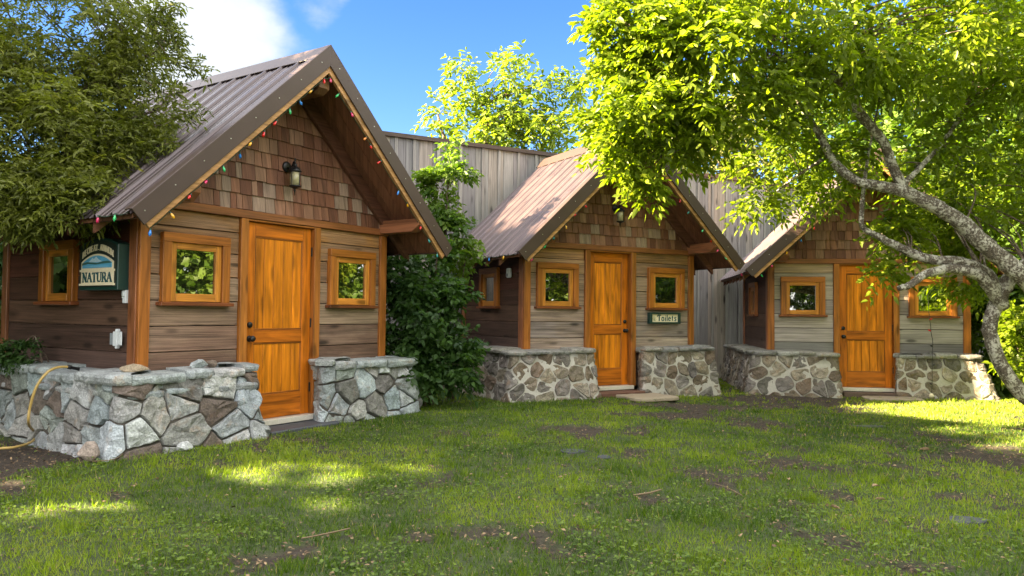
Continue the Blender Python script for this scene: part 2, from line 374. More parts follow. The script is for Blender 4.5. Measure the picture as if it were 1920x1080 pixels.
# ------------------------------------------------------------------ the ground
def axis(lo, hi, step, far, k=1.25):
    a = list(np.arange(lo, hi, step)); s = step
    while a[-1] < far: s *= k; a.append(a[-1]+s)
    s = step
    while a[0] > -far: s *= k; a.insert(0, a[0]-s)
    return np.array(a)
BARE = []                              # x, y, rx, ry of bare soil patches
def bare(px, py, rpx, rpy, k=1.0):
    c = onground(px, py); BARE.append((c.x, c.y, rpx/F*c.y, rpy/F*c.y*c.y/HC, k))
for a in [(60, 850, 130, 42, 1.5), (190, 850, 100, 20, 1.1), (40, 905, 60, 14, .7), (570, 828, 55, 10, 1.1), (1290, 757, 120, 9, .95), (1470, 738, 130, 12, 1.1), (1340, 775, 90, 10, .8),
          (1240, 775, 90, 9, .9), (1085, 800, 55, 9, .9), (1200, 800, 30, 9, .8), (1480, 865, 80, 13, .8), (1320, 880, 70, 10, .8), (1180, 845, 50, 9, .7),
          (1690, 860, 90, 9, .6), (1400, 787, 60, 6, .8), (1850, 835, 110, 20, .9), (830, 1045, 60, 10, .6), (960, 1055, 40, 10, .5), (1225, 930, 45, 8, .6),
          (1110, 950, 30, 8, .7), (1720, 1050, 50, 10, .6), (1560, 1000, 40, 12, .6), (1610, 1055, 30, 10, .6), (480, 1045, 50, 12, .5), (250, 930, 60, 10, .5), (1040, 1030, 40, 8, .5),
          (1350, 905, 40, 8, .6), (1560, 920, 60, 9, .5), (900, 985, 60, 9, .4), (1000, 720, 30, 5, .3), (1810, 720, 100, 10, 1)]: bare(*a)
def soil(x, y):
    s = np.full(np.shape(x), -.42)
    for cx, cy, rx, ry, k in BARE:
        d = ((x-cx)/rx)**2+((y-cy)/ry)**2
        s = np.maximum(s, -.42+k*.95*np.exp(-d*.9))
    n = fbm(x*2.6+40, y*2.6+11, 4)*1.0+fbm(x*11, y*11+5, 3)*.7-.85
    s = s+n*1.7+.17*smooth(0, 4, x)+.02
    return smooth(-.12, .3, s)
gx = axis(-9, 9, .075, 400); gy = axis(2.4, 14, .075, 400)
GX, GY = np.meshgrid(gx, gy)
sm = soil(GX, GY)
GZ = gz(GX, GY)+(fbm(GX*.9, GY*.9, 3)-.5)*.03+(fbm(GX*7, GY*7, 3)-.5)*.022-.018*sm-.01
nx = len(gx); idx = np.arange(GX.size).reshape(GX.shape)
FQ = np.stack([idx[:-1, :-1], idx[:-1, 1:], idx[1:, 1:], idx[1:, :-1]], -1).reshape(-1, 4)
g_ = npmesh('ground', np.stack([GX, GY, GZ], -1).reshape(-1, 3), FQ, sm.ravel(), M_GROUND, smooth_=True)
tag(g_, 'lawn soil reaching from the huts to the viewer', 'ground', kind='structure')
def groundz(x, y): return gz(x, y)+(fbm(x*.9, y*.9, 3)-.5)*.03

# ------------------------------------------------------------------ huts
HUTS = [dict(x=-3.2826, y=6.6829, a=.9915, z=-1.132, dL=1.139, dR=1.9987, L=2.52, sw=(1.05, 1.70), knob=-1),
        dict(x=.1706, y=10.8093, a=.5021, z=-1.1049, dL=1.136, dR=1.894, L=2.05, sw=(.77, 1.38), knob=1),
        dict(x=4.2973, y=12.7729, a=-.1437, z=-1.1899, dL=1.1466, dR=1.9826, L=2.6, sw=(1.05, 1.75), knob=-1)]
W_, XC, SLP, ZR, EV = 3.165, 1.58, .936, 3.80, 2.03
CS = math.cos(math.atan(SLP))
def line(x, off=0):                      # roof line at x, `off` metres below the top face
    return ZR-SLP*abs(x-XC)-off/CS
def jit(c, a=.12):
    k = 1+rnd.uniform(-a, a); return tuple(v*k*(1+rnd.uniform(-a*.12, a*.12)) for v in c)

def window(parent, L_, R_, face, zb=1.20, zt=1.835, deep=False):
    """face(mb, a0,a1,d0,d1,z0,z1,...) writes a box on a wall; a along, d out of the wall"""
    cw, sw_ = .085, .062
    m = MB(); C = (.33, .112, .018)
    face(m, L_, L_+cw, .055, -.02, zb, zt-cw, jit(C), 2); face(m, R_-cw, R_, .055, -.02, zb, zt-cw, jit(C), 2)
    face(m, L_, R_, .058, -.02, zt-cw, zt, jit(C), 0)
    f = m.build('window', M_TRIM, parent, bevel=.004)
    m = MB(); l2, r2, t2, b2 = L_+cw, R_-cw, zt-cw, zb+.005; C = (.50, .20, .03)
    face(m, l2, l2+sw_, .03, -.02, b2, t2, jit(C), 2); face(m, r2-sw_, r2, .03, -.02, b2, t2, jit(C), 2)
    face(m, l2+sw_, r2-sw_, .032, -.02, t2-sw_, t2, jit(C), 0); face(m, l2+sw_, r2-sw_, .032, -.02, b2, b2+.075, jit(C), 0)
    m.build('frame', M_TRIM, f, bevel=.004)
    m = MB(); face(m, l2+sw_-.005, r2-sw_+.005, .006, -.004, b2+.07, t2-sw_+.005); m.build('pane', M_GLASS, f)
    m = MB(); face(m, L_-.03, R_+.03, .085, -.02, zb-.034, zb, jit((.18, .055, .018)), 0); m.build('sill', M_TRIM, f, bevel=.005)

# -- rubble stonework
def smooth_path(P, step=.02, it=6):
    out = []
    for a, b in zip(P[:-1], P[1:]):
        n = max(2, int((Vector(b)-Vector(a)).length/step))
        out += [Vector(a).lerp(Vector(b), i/n) for i in range(n)]
    out.append(Vector(P[-1]))
    for _ in range(it):
        out = [out[0]]+[(out[i-1]+out[i]*2+out[i+1])/4 for i in range(1, len(out)-1)]+[out[-1]]
    return out
class Strip:
    """battered wall face that turns round corners: s in 0..S along, z up"""
    def __init__(s, top, foot, z0, z1):
        # equal number of samples per leg on both paths
        s.P, s.Q = [], []
        for i in range(len(top)-1):
            n = max(3, int((Vector(top[i+1])-Vector(top[i])).length/.02))
            for k in range(n):
                s.P.append(Vector(top[i]).lerp(Vector(top[i+1]), k/n)); s.Q.append(Vector(foot[i]).lerp(Vector(foot[i+1]), k/n))
        s.P.append(Vector(top[-1])); s.Q.append(Vector(foot[-1]))
        for _ in range(9):
            for A in (s.P, s.Q): A[1:-1] = [(A[i-1]+A[i]*2+A[i+1])/4 for i in range(1, len(A)-1)]
        s.z0, s.z1 = z0, z1; s.d = [0]
        for i in range(1, len(s.P)): s.d.append(s.d[-1]+((s.P[i]-s.P[i-1]).length+(s.Q[i]-s.Q[i-1]).length)/2)
        s.S = s.d[-1]
    def at(s, u, z, off=0):
        u = min(max(u, 0), s.S-1e-4); i = int(np.searchsorted(s.d, u, side='right'))-1; i = min(i, len(s.P)-2)
        f = (u-s.d[i])/(s.d[i+1]-s.d[i]); p = s.P[i].lerp(s.P[i+1], f); q = s.Q[i].lerp(s.Q[i+1], f)
        t = (z-s.z0)/(s.z1-s.z0); c = q.lerp(p, t)
        a = max(0, i-3); b = min(len(s.P)-1, i+4); tg = (s.P[b]-s.P[a]+s.Q[b]-s.Q[a]).normalized()
        n = Vector((tg.y, -tg.x))
        return Vector((c.x+n.x*off, c.y+n.y*off, z+off*.15)), n
def clip(poly, a, b, c):                 # keep a*x+b*y<=c
    out = []
    for i in range(len(poly)):
        p, q = poly[i], poly[(i+1) % len(poly)]; dp, dq = a*p[0]+b*p[1]-c, a*q[0]+b*q[1]-c
        if dp <= 0: out.append(p)
        if dp*dq < 0: t = dp/(dp-dq); out.append((p[0]+(q[0]-p[0])*t, p[1]+(q[1]-p[1])*t))
    return out
def rubble(st, rows, palette, gap=.012, bulge=.035, round_=1):
    """rows: (z centre, row height, stone length)"""
    sites = []
    for zc, h, l in rows:
        x = rnd.uniform(-.1, .1)
        while x < st.S+.1:
            sites.append((x, zc+rnd.uniform(-.36, .36)*h, rnd.uniform(-1, 1)*.11*h*l)); x += l*rnd.uniform(.55, 1.6)
    m = MB()
    for i, (x, z, wt) in enumerate(sites):
        poly = [(max(0, x-.6), st.z0-.03), (min(st.S, x+.6), st.z0-.03), (min(st.S, x+.6), st.z1), (max(0, x-.6), st.z1)]
        if poly[0][0] >= poly[1][0]-.02: continue
        for j, (x2, z2, wt2) in enumerate(sites):
            if i == j or abs(x2-x) > .9: continue
            a, b = x2-x, z2-z; poly = clip(poly, a, b, (x2*x2+z2*z2-x*x-z*z+wt-wt2)/2)
            if len(poly) < 3: break
        if len(poly) < 3: continue
        # inset
        cx = sum(p[0] for p in poly)/len(poly); cz = sum(p[1] for p in poly)/len(poly)
        q = list(poly); n = len(q)
        for k in range(n):
            (x0, y0), (x1, y1) = poly[k], poly[(k+1) % n]; L = math.hypot(x1-x0, y1-y0)
            if L < 1e-5: continue
            a, b = (y1-y0)/L, -(x1-x0)/L
            q = clip(q, a, b, a*x0+b*y0-gap*rnd.uniform(.5, 1.6))
            if len(q) < 3: break
        if len(q) < 3: continue
        A = abs(sum(q[k][0]*q[(k+1) % len(q)][1]-q[(k+1) % len(q)][0]*q[k][1] for k in range(len(q))))/2
        if A < .0012: continue
        # densify then round corners a little
        d = []
        for k in range(len(q)):
            (x0, y0), (x1, y1) = q[k], q[(k+1) % len(q)]; L = math.hypot(x1-x0, y1-y0); nn = max(1, round(L/.045))
            d += [(x0+(x1-x0)*t/nn, y0+(y1-y0)*t/nn) for t in range(nn)]
        for _ in range(round_):
            d = [((d[k-1][0]+d[k][0]*2.4+d[(k+1) % len(d)][0])/4.4, (d[k-1][1]+d[k][1]*2.4+d[(k+1) % len(d)][1])/4.4) for k in range(len(d))]
        d = [(a+rnd.uniform(-.004, .004), b+rnd.uniform(-.004, .004)) for a, b in d]
        n = len(d); cx = sum(p[0] for p in d)/n; cz = sum(p[1] for p in d)/n
        H = bulge*rnd.uniform(.5, 1.35); tx, tz = rnd.uniform(-.12, .12), rnd.uniform(-.12, .12); sd = rnd.random()*99
        vs = []
        for sc, h in ((1.02, -.03), (1, H*.5), (.975, H*.9), (.88, H*1.0), (.45, H*1.02)):
            for (a, b) in d:
                aa, bb = cx+(a-cx)*sc, cz+(b-cz)*sc
                e = (float(fbm(aa*14+sd, bb*14+sd, 2))-.5)*.05*(1 if h > H*.5 else .3)
                vs.append(st.at(aa, bb, h+e+(tx*(aa-cx)+tz*(bb-cz) if h > 0 else 0))[0])
        vs.append(st.at(cx, cz, H*1.05)[0])
        fs = []
        for r in range(4):
            for k in range(n): fs.append((r*n+k, r*n+(k+1) % n, (r+1)*n+(k+1) % n, (r+1)*n+k))
        for k in range(n): fs.append((4*n+k, 4*n+(k+1) % n, 5*n))
        m.add(vs, fs, jit(rnd.choice(palette), .2), 0)
    return m
def base_core(st, inset=.0):
    m = MB(); K = 24; vs = []; n = int(st.S/.05)
    for i in range(n+1):
        s = st.S*i/n
        for t in range(4):
            z = st.z0-.1+(st.z1-st.z0+.1)*t/3
            p, nn = st.at(s, z, .004+.008*(rnd.random()-.5)); vs.append(p)
        p, nn = st.at(s, st.z1, -.3); vs.append(p)
    fs = [(i*5+t, (i+1)*5+t, (i+1)*5+t+1, i*5+t+1) for i in range(n) for t in range(4)]
    m.add(vs, fs); return m
def caps(st, zt, th, palette, over=.045, lmin=.26, lmax=.55, depth=.34, z_j=.012):
    m = MB(); s = 0
    while s < st.S-.05:
        l = rnd.uniform(lmin, lmax)
        if st.S-s-l < .15: l = st.S-s
        e0, e1 = s+.004, s+l-.004; s += l
        o = over+rnd.uniform(-.02, .025); z1 = zt+rnd.uniform(-z_j, z_j); h = th*rnd.uniform(.8, 1.2); n = max(4, int(l/.06))
        outer = [(e0+(e1-e0)*k/n) for k in range(n+1)]
        jj = [rnd.uniform(-.012, .012)-(.03 if k in (0, n) else 0) for k in range(n+1)]
        rings = []
        for ins, z in ((.012, z1-h-.004), (0, z1-h*.8), (-.004, z1-h*.35), (.008, z1-.008), (.03, z1)):
            ring = [st.at(u, st.z1, o+jj[k]-ins+rnd.uniform(-.004, .004))[0] for k, u in enumerate(outer)]
            ring = [Vector((p.x, p.y, z+rnd.uniform(-.004, .004))) for p in ring]
            inn = [st.at(u, st.z1, -depth)[0] for u in reversed(outer)]
            ring += [Vector((p.x, p.y, z+.012)) for p in inn]
            rings.append(ring)
        N_ = len(rings[0]); vs = [p for r in rings for p in r]
        fs = [(r*N_+k, r*N_+(k+1) % N_, (r+1)*N_+(k+1) % N_, (r+1)*N_+k) for r in range(4) for k in range(N_)]
        fs += [tuple(range(N_))[::-1]]
        K = len(outer); t0 = 4*N_
        fs += [(t0+k, t0+k+1, t0+N_-2-k, t0+N_-1-k) for k in range(K-1)]
        m.add(vs, fs, jit(rnd.choice(palette), .18), 0)
    return m
PAL1 = [(.28, .31, .32), (.38, .40, .40), (.19, .185, .175), (.32, .37, .39), (.15, .12, .10), (.25, .28, .26), (.29, .29, .27), (.42, .44, .44)]
PAL1S = [(.11, .095, .085), (.15, .13, .115), (.13, .13, .13), (.2, .16, .12)]
PAL2 = [(.20, .165, .125), (.26, .22, .17), (.15, .135, .12), (.29, .25, .20), (.20, .18, .165), (.17, .13, .095)]
PALC1 = [(.34, .38, .38), (.30, .33, .33), (.38, .40, .39)]
PALC = [(.27, .27, .25), (.3, .29, .26), (.23, .23, .22)]

def shingles(hut):
    m = MB(); ex = .155; r = 0; z = 2.138
    pal = [(.17, .073, .042), (.205, .095, .056), (.235, .12, .073), (.135, .058, .034), (.25, .14, .09), (.18, .083, .052)]
    while z < ZR-.2:
        x = XC-(ZR-z)/SLP-.1-rnd.random()*.1; hx = (ZR-z)/SLP
        while x < XC+hx:
            w_ = rnd.choice((.07, .09, .105, .12, .14, .16)); x0, x1 = x+.0028, x+w_-.0028; x += w_
            zb = z+rnd.uniform(-.004, .004); zt = z+ex+.03; lim = lambda q: line(q, .085)
            if lim((x0+x1)/2) < zb+.005: continue
            a0, a1 = min(zb, lim(x0)), min(zb, lim(x1)); t0, t1 = min(zt, lim(x0)), min(zt, lim(x1))
            y = -.004+rnd.uniform(-.002, .002); th = .016
            c = jit(rnd.choice(pal), .1)
            if z < 2.6 and rnd.random() < .2: c = jit((.27, .19, .14), .15)
            m.hexa([(x0, y-th, a0), (x1, y-th, a1), (x1, y+.012, a1), (x0, y+.012, a0), (x0, y+.004, t0), (x1, y+.004, t1), (x1, y+.012, t1), (x0, y+.012, t0)], c, 2)
        z += ex; r += 1
    return m

def make_hut(i, h):
    labels = ['large brown shingled hut nearest on the left with grey stone base', 'brown shingled hut in the middle, with the Toilets board below its right window',
              'brown shingled hut farthest right, partly behind the leaning tree']
    T = thing('timber_hut', labels[i], 'hut', (h['x'], h['y'], h['z']+HC), h['a'], 'gabled timber huts along the lawn')
    L = h['L']; dL, dR = h['dL'], h['dR']; g3 = i == 2
    # ---- walls
    m = MB(); m.box(.05, dL-.05, .055, L, 0, 2.1, (.05, .035, .03)); m.box(dR+.05, W_-.05, .055, L, 0, 2.1, (.05, .035, .03)); m.box(dL-.05, dR+.05, .2, L, 0, 2.1, (.05, .035, .03))
    m.prism([(.04, 2.1), (W_-.04, 2.1), (W_-.04, line(W_-.04, .1)), (XC, line(XC, .1)), (.04, line(.04, .1))], .03, L, 1, (.05, .03, .02))
    warm = [(.25, .145, .085), (.20, .12, .08), (.23, .165, .12), (.17, .115, .085), (.22, .18, .15)]
    grey = [(.27, .245, .22), (.23, .21, .195), (.30, .27, .235), (.22, .18, .15)]
    sd, sd2 = MB(), MB(); zs = [.50, .745, .98, 1.215, 1.45, 1.685, 1.9, 2.06]
    for k, (z0, z1) in enumerate(zip(zs[:-1], zs[1:])):
        for x0, x1 in ((.10, dL-.095), (dR+.095, W_-.105)):
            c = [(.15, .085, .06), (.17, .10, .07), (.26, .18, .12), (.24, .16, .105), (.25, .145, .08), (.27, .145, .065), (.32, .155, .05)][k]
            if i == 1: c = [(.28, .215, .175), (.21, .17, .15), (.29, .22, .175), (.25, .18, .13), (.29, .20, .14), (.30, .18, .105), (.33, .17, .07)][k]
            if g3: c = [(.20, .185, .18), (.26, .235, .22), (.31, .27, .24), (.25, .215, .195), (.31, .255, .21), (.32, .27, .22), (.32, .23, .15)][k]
            dz = rnd.uniform(-.006, .006)
            m.box(x0, x1, .018+dz, .06, z0+.0045, z1-.0045, jit(c, .22), 0)
        c = [(.085, .052, .042), (.07, .04, .03), (.09, .05, .033), (.08, .04, .027), (.09, .035, .023), (.07, .02, .013), (.06, .016, .01)][k]  # dark brown sides, deepened in colour for the shade they stand in
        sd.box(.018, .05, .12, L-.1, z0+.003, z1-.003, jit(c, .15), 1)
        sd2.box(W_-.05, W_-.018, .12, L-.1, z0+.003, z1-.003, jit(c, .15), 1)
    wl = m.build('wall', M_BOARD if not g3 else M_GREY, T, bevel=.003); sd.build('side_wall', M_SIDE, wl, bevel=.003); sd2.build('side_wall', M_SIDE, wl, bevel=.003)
    # ---- posts, header, door trim
    C = (.31, .105, .02)
    for x0, x1 in ((0, .105), (W_-.11, W_)):
        m = MB(); m.box(x0, x1, 0-.012, .022, .5, 2.053, jit(C), 2)
        if x0 == 0: m.box(-.012, .012, .0225, .14, .5, 2.08, jit((.25, .09, .035)), 2)
        else: m.box(W_-.012, W_+.012, .0225, .14, .5, 2.08, jit((.25, .09, .035)), 2)
        m.build('corner_post', M_TRIM, T, bevel=.004)
    m = MB(); m.box(-.012, .02, L-.1, L+.01, .5, 2.08, jit((.22, .09, .04)), 2); m.build('corner_post', M_TRIM, T, bevel=.004)
    m = MB(); m.box(-.01, W_+.01, -.026, .03, 2.056, 2.135, (.23, .085, .03), 0); m.build('header_beam', M_TRIM, T, bevel=.004)
    m = MB(); C = (.31, .11, .02); dz = .035 if i != 1 else .07
    m.box(dL-.092, dL-.004, -.018, .1, .0, 2.054, jit(C), 2); m.box(dR+.004, dR+.092, -.018, .1, .0, 2.054, jit(C), 2)
    m.box(dL-.004, dR+.004, -.012, .1, 2.034, 2.0535, jit(C), 0)
    fr = m.build('door_frame', M_TRIM, T, bevel=.004)
    # ---- door leaf
    D = dz; C = (.43, .12, .005); m = MB(); w0, w1 = dL+.003, dR-.003
    st_, yb = .115, D+.04
    def rail(x0, x1, z0, z1, g, c=C): m.box(x0, x1, D, yb, z0, z1, jit(c, .06), g)
    rail(w0, w0+st_, .015, 2.03, 2); rail(w1-st_, w1, .015, 2.03, 2)
    rail(w0+st_, w1-st_, 1.89, 2.03, 0); rail(w0+st_, w1-st_, .80, .93, 0, (.36, .10, .006)); rail(w0+st_, w1-st_, .015, .265, 0, (.36, .10, .006))
    pw = (w1-w0-2*st_)/5
    for z0, z1 in ((.265, .80), (.93, 1.89)):
        for k in range(5):
            a = w0+st_+k*pw; m.box(a+.002, a+pw-.002, D+.014, yb, z0, z1, jit((.55, .175, .006), .14), 2)
        for x0, x1, a, b in ((w0+st_, w1-st_, z0, z0+.016), (w0+st_, w1-st_, z1-.016, z1)):
            m.box(x0, x1, D+.005, yb, a, b, (.25, .08, .01), 0)
        for x0 in (w0+st_, w1-st_-.016): m.box(x0, x0+.016, D+.0055, yb, z0+.016, z1-.016, (.27, .09, .01), 2)
    dr = m.build('door', M_DOOR, T, bevel=.0035)
    kx = w0+.06 if h['knob'] < 0 else w1-.06
    m = MB(); m.lathe([(.001, 0), (.032, 0), (.032, -.006), (.014, -.012), (.012, -.035), (.027, -.045), (.031, -.06), (.024, -.073), (.001, -.076)], (kx, D, .845), 16, axis=1)
    m.build('door_knob', M_BLACK, dr, smooth_=True)
    m = MB(); m.lathe([(.001, 0), (.03, 0), (.03, -.012), (.024, -.02), (.001, -.022)], (kx, D, .985), 16, axis=1); m.build('deadbolt', M_BLACK, dr, smooth_=True)
    hx = dR if h['knob'] < 0 else dL
    for z in (.3, 1.0, 1.78):
        m = MB(); m.lathe([(.001, z-.05), (.009, z-.05), (.009, z+.05), (.001, z+.05)], (hx, D-.008, 0), 8); m.build('hinge', M_BLACK, dr)
    m = MB(); m.box(dL-.03, dR+.03, -.06, .12, -.045, .012, (.5,)*3); m.build('threshold', M_THRESH, T, bevel=.005)
    # ---- windows
    def front(m, a0, a1, d0, d1, z0, z1, col=(.5,)*3, g=0): m.box(a0, a1, -d0+.018, -d1+.018, z0, z1, col, g)
    window(T, .206, .913, front); window(T, 2.224, 2.952, front)
    def side(m, a0, a1, d0, d1, z0, z1, col=(.5,)*3, g=0): m.box(-d0+.018, -d1+.018, a0, a1, z0, z1, col, 1 if g == 0 else g)
    window(T, h['sw'][0], h['sw'][1], side, 1.20, 1.79)
    # ---- gable
    shingles(i).build('gable_shingles', M_SHAKE, T)
    # ---- roof
    y0, y1 = -.65, L+(.22 if i != 1 else .03)
    for sgn in (-1, 1):
        m = MB(); prof = []; y = y0+.01
        while y < y1:
            prof += [(y, 0), (y+.012, .02), (y+.03, .02), (y+.042, 0), (y+.10, 0), (y+.105, .005), (y+.12, .005), (y+.125, 0), (y+.178, 0), (y+.183, .005), (y+.198, .005), (y+.203, 0)]; y += .25
        prof = [p for p in prof if p[0] < y1]+[(y1, 0)]
        X0, X1 = XC+sgn*.01, XC+sgn*(EV+.01)
        vs, fs = [], []; NS = 6
        for k in range(NS+1):
            x = X0+(X1-X0)*k/NS
            for y, z in prof: vs.append((x, y, line(x, 0)+z/CS-.01))
        n = len(prof)
        fs = [(k*n+j, k*n+j+1, (k+1)*n+j+1, (k+1)*n+j) for k in range(NS) for j in range(n-1)]
        m.add(vs, fs, g=1); rs = m.build('roof_sheet', M_ROOF_SHADED if i == 0 else M_ROOF, T, fix=False)
        # deck boards running down the slope, dark stained below
        m = MB(); y = y0+.045
        while y < y1-.02:
            ye = min(y+.15, y1-.005); X1 = XC+sgn*(EV-.03); c = jit((.16, .07, .04), .25)
            m.hexa([(XC, y, line(XC, .055)), (X1, y, line(X1, .055)), (X1, ye-.006, line(X1, .055)), (XC, ye-.006, line(XC, .055)),
                    (XC, y, line(XC, .03)), (X1, y, line(X1, .03)), (X1, ye-.006, line(X1, .03)), (XC, ye-.006, line(XC, .03))], c, 0); y = ye
        m.build('soffit', M_DARK, T)
        m = MB(); xa, xb = (XC+sgn*1.45, XC+sgn*(EV-.05)); y = -.03
        while y < L:
            c = jit((.14, .06, .035), .2)
            m.hexa([(xa, y, line(xa, .15)), (xb, y, line(xb, .13)), (xb, y+.05, line(xb, .13)), (xa, y+.05, line(xa, .15)),
                    (xa, y, line(xa, .056)), (xb, y, line(xb, .056)), (xb, y+.05, line(xb, .056)), (xa, y+.05, line(xa, .056))], c, 0); y += .42
        xe = XC+sgn*(EV-.075); m.box(min(xe, xe+sgn*.022), max(xe, xe+sgn*.022), y0+.05, y1-.02, line(xe, .085), line(xe+sgn*.022, .06), (.07, .04, .03), 1)
        m.build('eave_rafters', M_DARK, T)
        # rake: steel trim outside, pale board showing below it
        def slopebar(mb, ya, yb_, o0, o1, xa, xb, col, ext=0):
            q = SLP*CS; nx_, nz_ = sgn*q, CS     # outward normal of this slope in x,z
            def pt(x, o): zt = ZR-SLP*abs(x-XC); return (x-sgn*0-nx_*o, zt-nz_*o)
            P = [pt(xa, o0), pt(xb, o0), pt(xb, o1), pt(xa, o1)]
            # meet on the centre line
            if abs(xa-XC) < .02: P[0] = (XC, ZR-o0/CS); P[3] = (XC, ZR-o1/CS)
            mb.prism(P, ya, yb_, 1, col, 0)
        m = MB(); slopebar(m, y0-.018, y0, -.028, .135, XC, XC+sgn*EV, (.5,)*3); slopebar(m, y0+.0005, y0+.085, -.028, -.018, XC, XC+sgn*EV, (.5,)*3)
        rt = m.build('rake_trim', M_RAKE, T, bevel=.003)
        for k in range(8):
            m = MB(); x = XC+sgn*(.12+k*.26); mid = line(x, .05); m.lathe([(.001, -.004), (.005, -.004), (.005, 0), (.001, 0)], (x, y0-.018, mid), 8, axis=1)
            m.build('screw', M_STEEL, rt)
        m = MB(); slopebar(m, y0+.002, y0+.04, -.015, .185, XC, XC+sgn*(EV-.02), (.36, .19, .075)); m.build('rake_board', M_TRIM, T, bevel=.003)
        m = MB(); slopebar(m, -.075, -.024, .056, .20, XC, XC+sgn*(1.60), (.12, .05, .03)); m.build('wall_rafter', M_DARK, T, bevel=.003)
    m = MB(); P = [(XC, ZR+.035), (XC+.17, line(XC+.17)+.02), (XC+.17, line(XC+.17)+.012), (XC, ZR+.025), (XC-.17, line(XC-.17)+.012), (XC-.17, line(XC-.17)+.02)]
    m.prism(P, y0-.019, y1+.01, 1); m.build('ridge_cap', M_RAKE, T)
    m = MB(); c = (.17, .085, .045)
    m.prism([(-.58, 3.40), (-.50, 3.35), (.05, 3.35), (.05, 3.59), (-.58, 3.59)], 1.51, 1.65, 0, c, 1); m.build('ridge_beam', M_TRIM, T, bevel=.004)
    for x0, x1, ye in ((.095, .24, -.52), (3.02, 3.16, -.63)):
        m = MB(); c = (.26, .105, .05)
        m.prism([(ye, 2.15), (ye+.1, 2.075), (.2, 2.075), (.2, 2.225), (ye, 2.225)], x0, x1, 0, c, 1); m.build('eave_beam', M_TRIM, T, bevel=.004)
    # ---- stone base, left piece wraps the left side, right piece the right side
    zf = -.17
    for q in (0, 1):
        if q == 0:
            top = [(-.28, L+.25), (-.28, -.25), (1.05, -.25), (1.045, .02)]; foot = [(-.42, L+.25), (-.42, -.36), (1.12, -.36), (1.06, .02)]
            if i == 0: foot = [(-.36, L+.25), (-.38, -.34), (1.14, -.40), (1.08, .02)]
        else:
            top = [(2.085, .03), (1.96, -.22), (3.36, -.25), (3.36, 1.6)]; foot = [(2.07, .03), (1.90, -.27), (3.48, -.34), (3.5, 1.6)]
            if g3: top[2] = (3.22, -.25); top[3] = (3.22, 1.6)
        st = Strip(top, foot, zf, .535)
        core = base_core(st).build('stone_base', M_MORTARD if i == 0 else M_MORTAR, T, smooth_=True)
        if i == 0 and q == 0: rows = [(.43, .08, .32), (.29, .15, .25), (.09, .23, .32), (-.13, .17, .34)]
        elif i == 0: rows = [(.47, .12, .26), (.28, .2, .3), (.04, .24, .27), (-.14, .16, .24)]
        else: rows = [(.45, .13, .22), (.26, .2, .23), (.06, .2, .24), (-.12, .18, .3)]
        sw = rubble(st, rows, PAL1 if i == 0 else PAL2, gap=.009 if i == 0 else .010, bulge=.04 if i == 0 else .02, round_=0 if i == 0 else 1)
        sw.build('stonework', M_STONE, core, smooth_=False)
        caps(st, .59, .058 if i else .075, PALC1 if i == 0 else PALC, .065 if i else .08, .3 if i == 0 else .24, .7 if i == 0 else .5, .34, .024 if i == 0 else .015).build('cap_slabs', M_STONE, core, smooth_=False)
        if i == 0 and q == 0:
            for zt_, ov in ((.508, .035), (.452, .055)):
                caps(st, zt_, .062, PAL1[:2]+PALC1+PAL1[3:4], ov, .22, .6, .3, .014).build('ledge_slabs', M_STONE, core, smooth_=False)
    return T
huts = [make_hut(i, h) for i, h in enumerate(HUTS)]
def hl(i, x, y, z):                      # hut-local point (x along front, y to the back) to world
    h = HUTS[i]; c, s = math.cos(h['a']), math.sin(h['a'])
    return Vector((h['x']+x*c-y*s, h['y']+x*s+y*c, h['z']+HC+z))

# steps
def slab(name, label, cat, i, x0, x1, y0, y1, z0, z1, mat, group=None, j=.02):
    n = 5; out = []
    P = [(x0, y0), (x1, y0), (x1, y1), (x0, y1)]
    for a, b in zip(P, P[1:]+P[:1]):
        for k in range(n): t = k/n; out.append((a[0]+(b[0]-a[0])*t+rnd.uniform(-j, j), a[1]+(b[1]-a[1])*t+rnd.uniform(-j, j)))
    m = MB(); m.prism(out, z0, z1, 2)
    o = m.build(name, mat, None, bevel=.012)
    if i is not None: o.location = hl(i, 0, 0, 0); o.rotation_euler = (0, 0, HUTS[i]['a'])
    return tag(o, label, cat, group)
slab('door_step', 'dark grey flat step in front of the nearest hut door', 'step', 0, 1.18, 2.1, -.38, -.03, -.16, -.052, M_SLATE)
slab('door_step', 'reddish brown board step at the door of the middle hut', 'step', 1, 1.10, 1.93, -.30, -.063, -.14, -.05, flat('red brown step', (.12, .055, .035), .8, 0, .5, 30))
slab('door_step', 'brown step below the door of the farthest hut', 'step', 2, 1.14, 1.96, -.22, -.063, -.14, -.05, flat('brown step', (.11, .07, .05), .8, 0, .5, 30))
slab('flagstone', 'pale flat flagstone lying in front of the middle hut step', 'flagstone', 1, 1.36, 2.06, -.95, -.36, -.13, -.075, M_SLAB, None, .03)
slab('flagstone', 'brown flat flagstone lying in front of the farthest hut door', 'flagstone', 2, 1.38, 2.2, -.72, -.3, -.13, -.085, M_SLAB, None, .03)

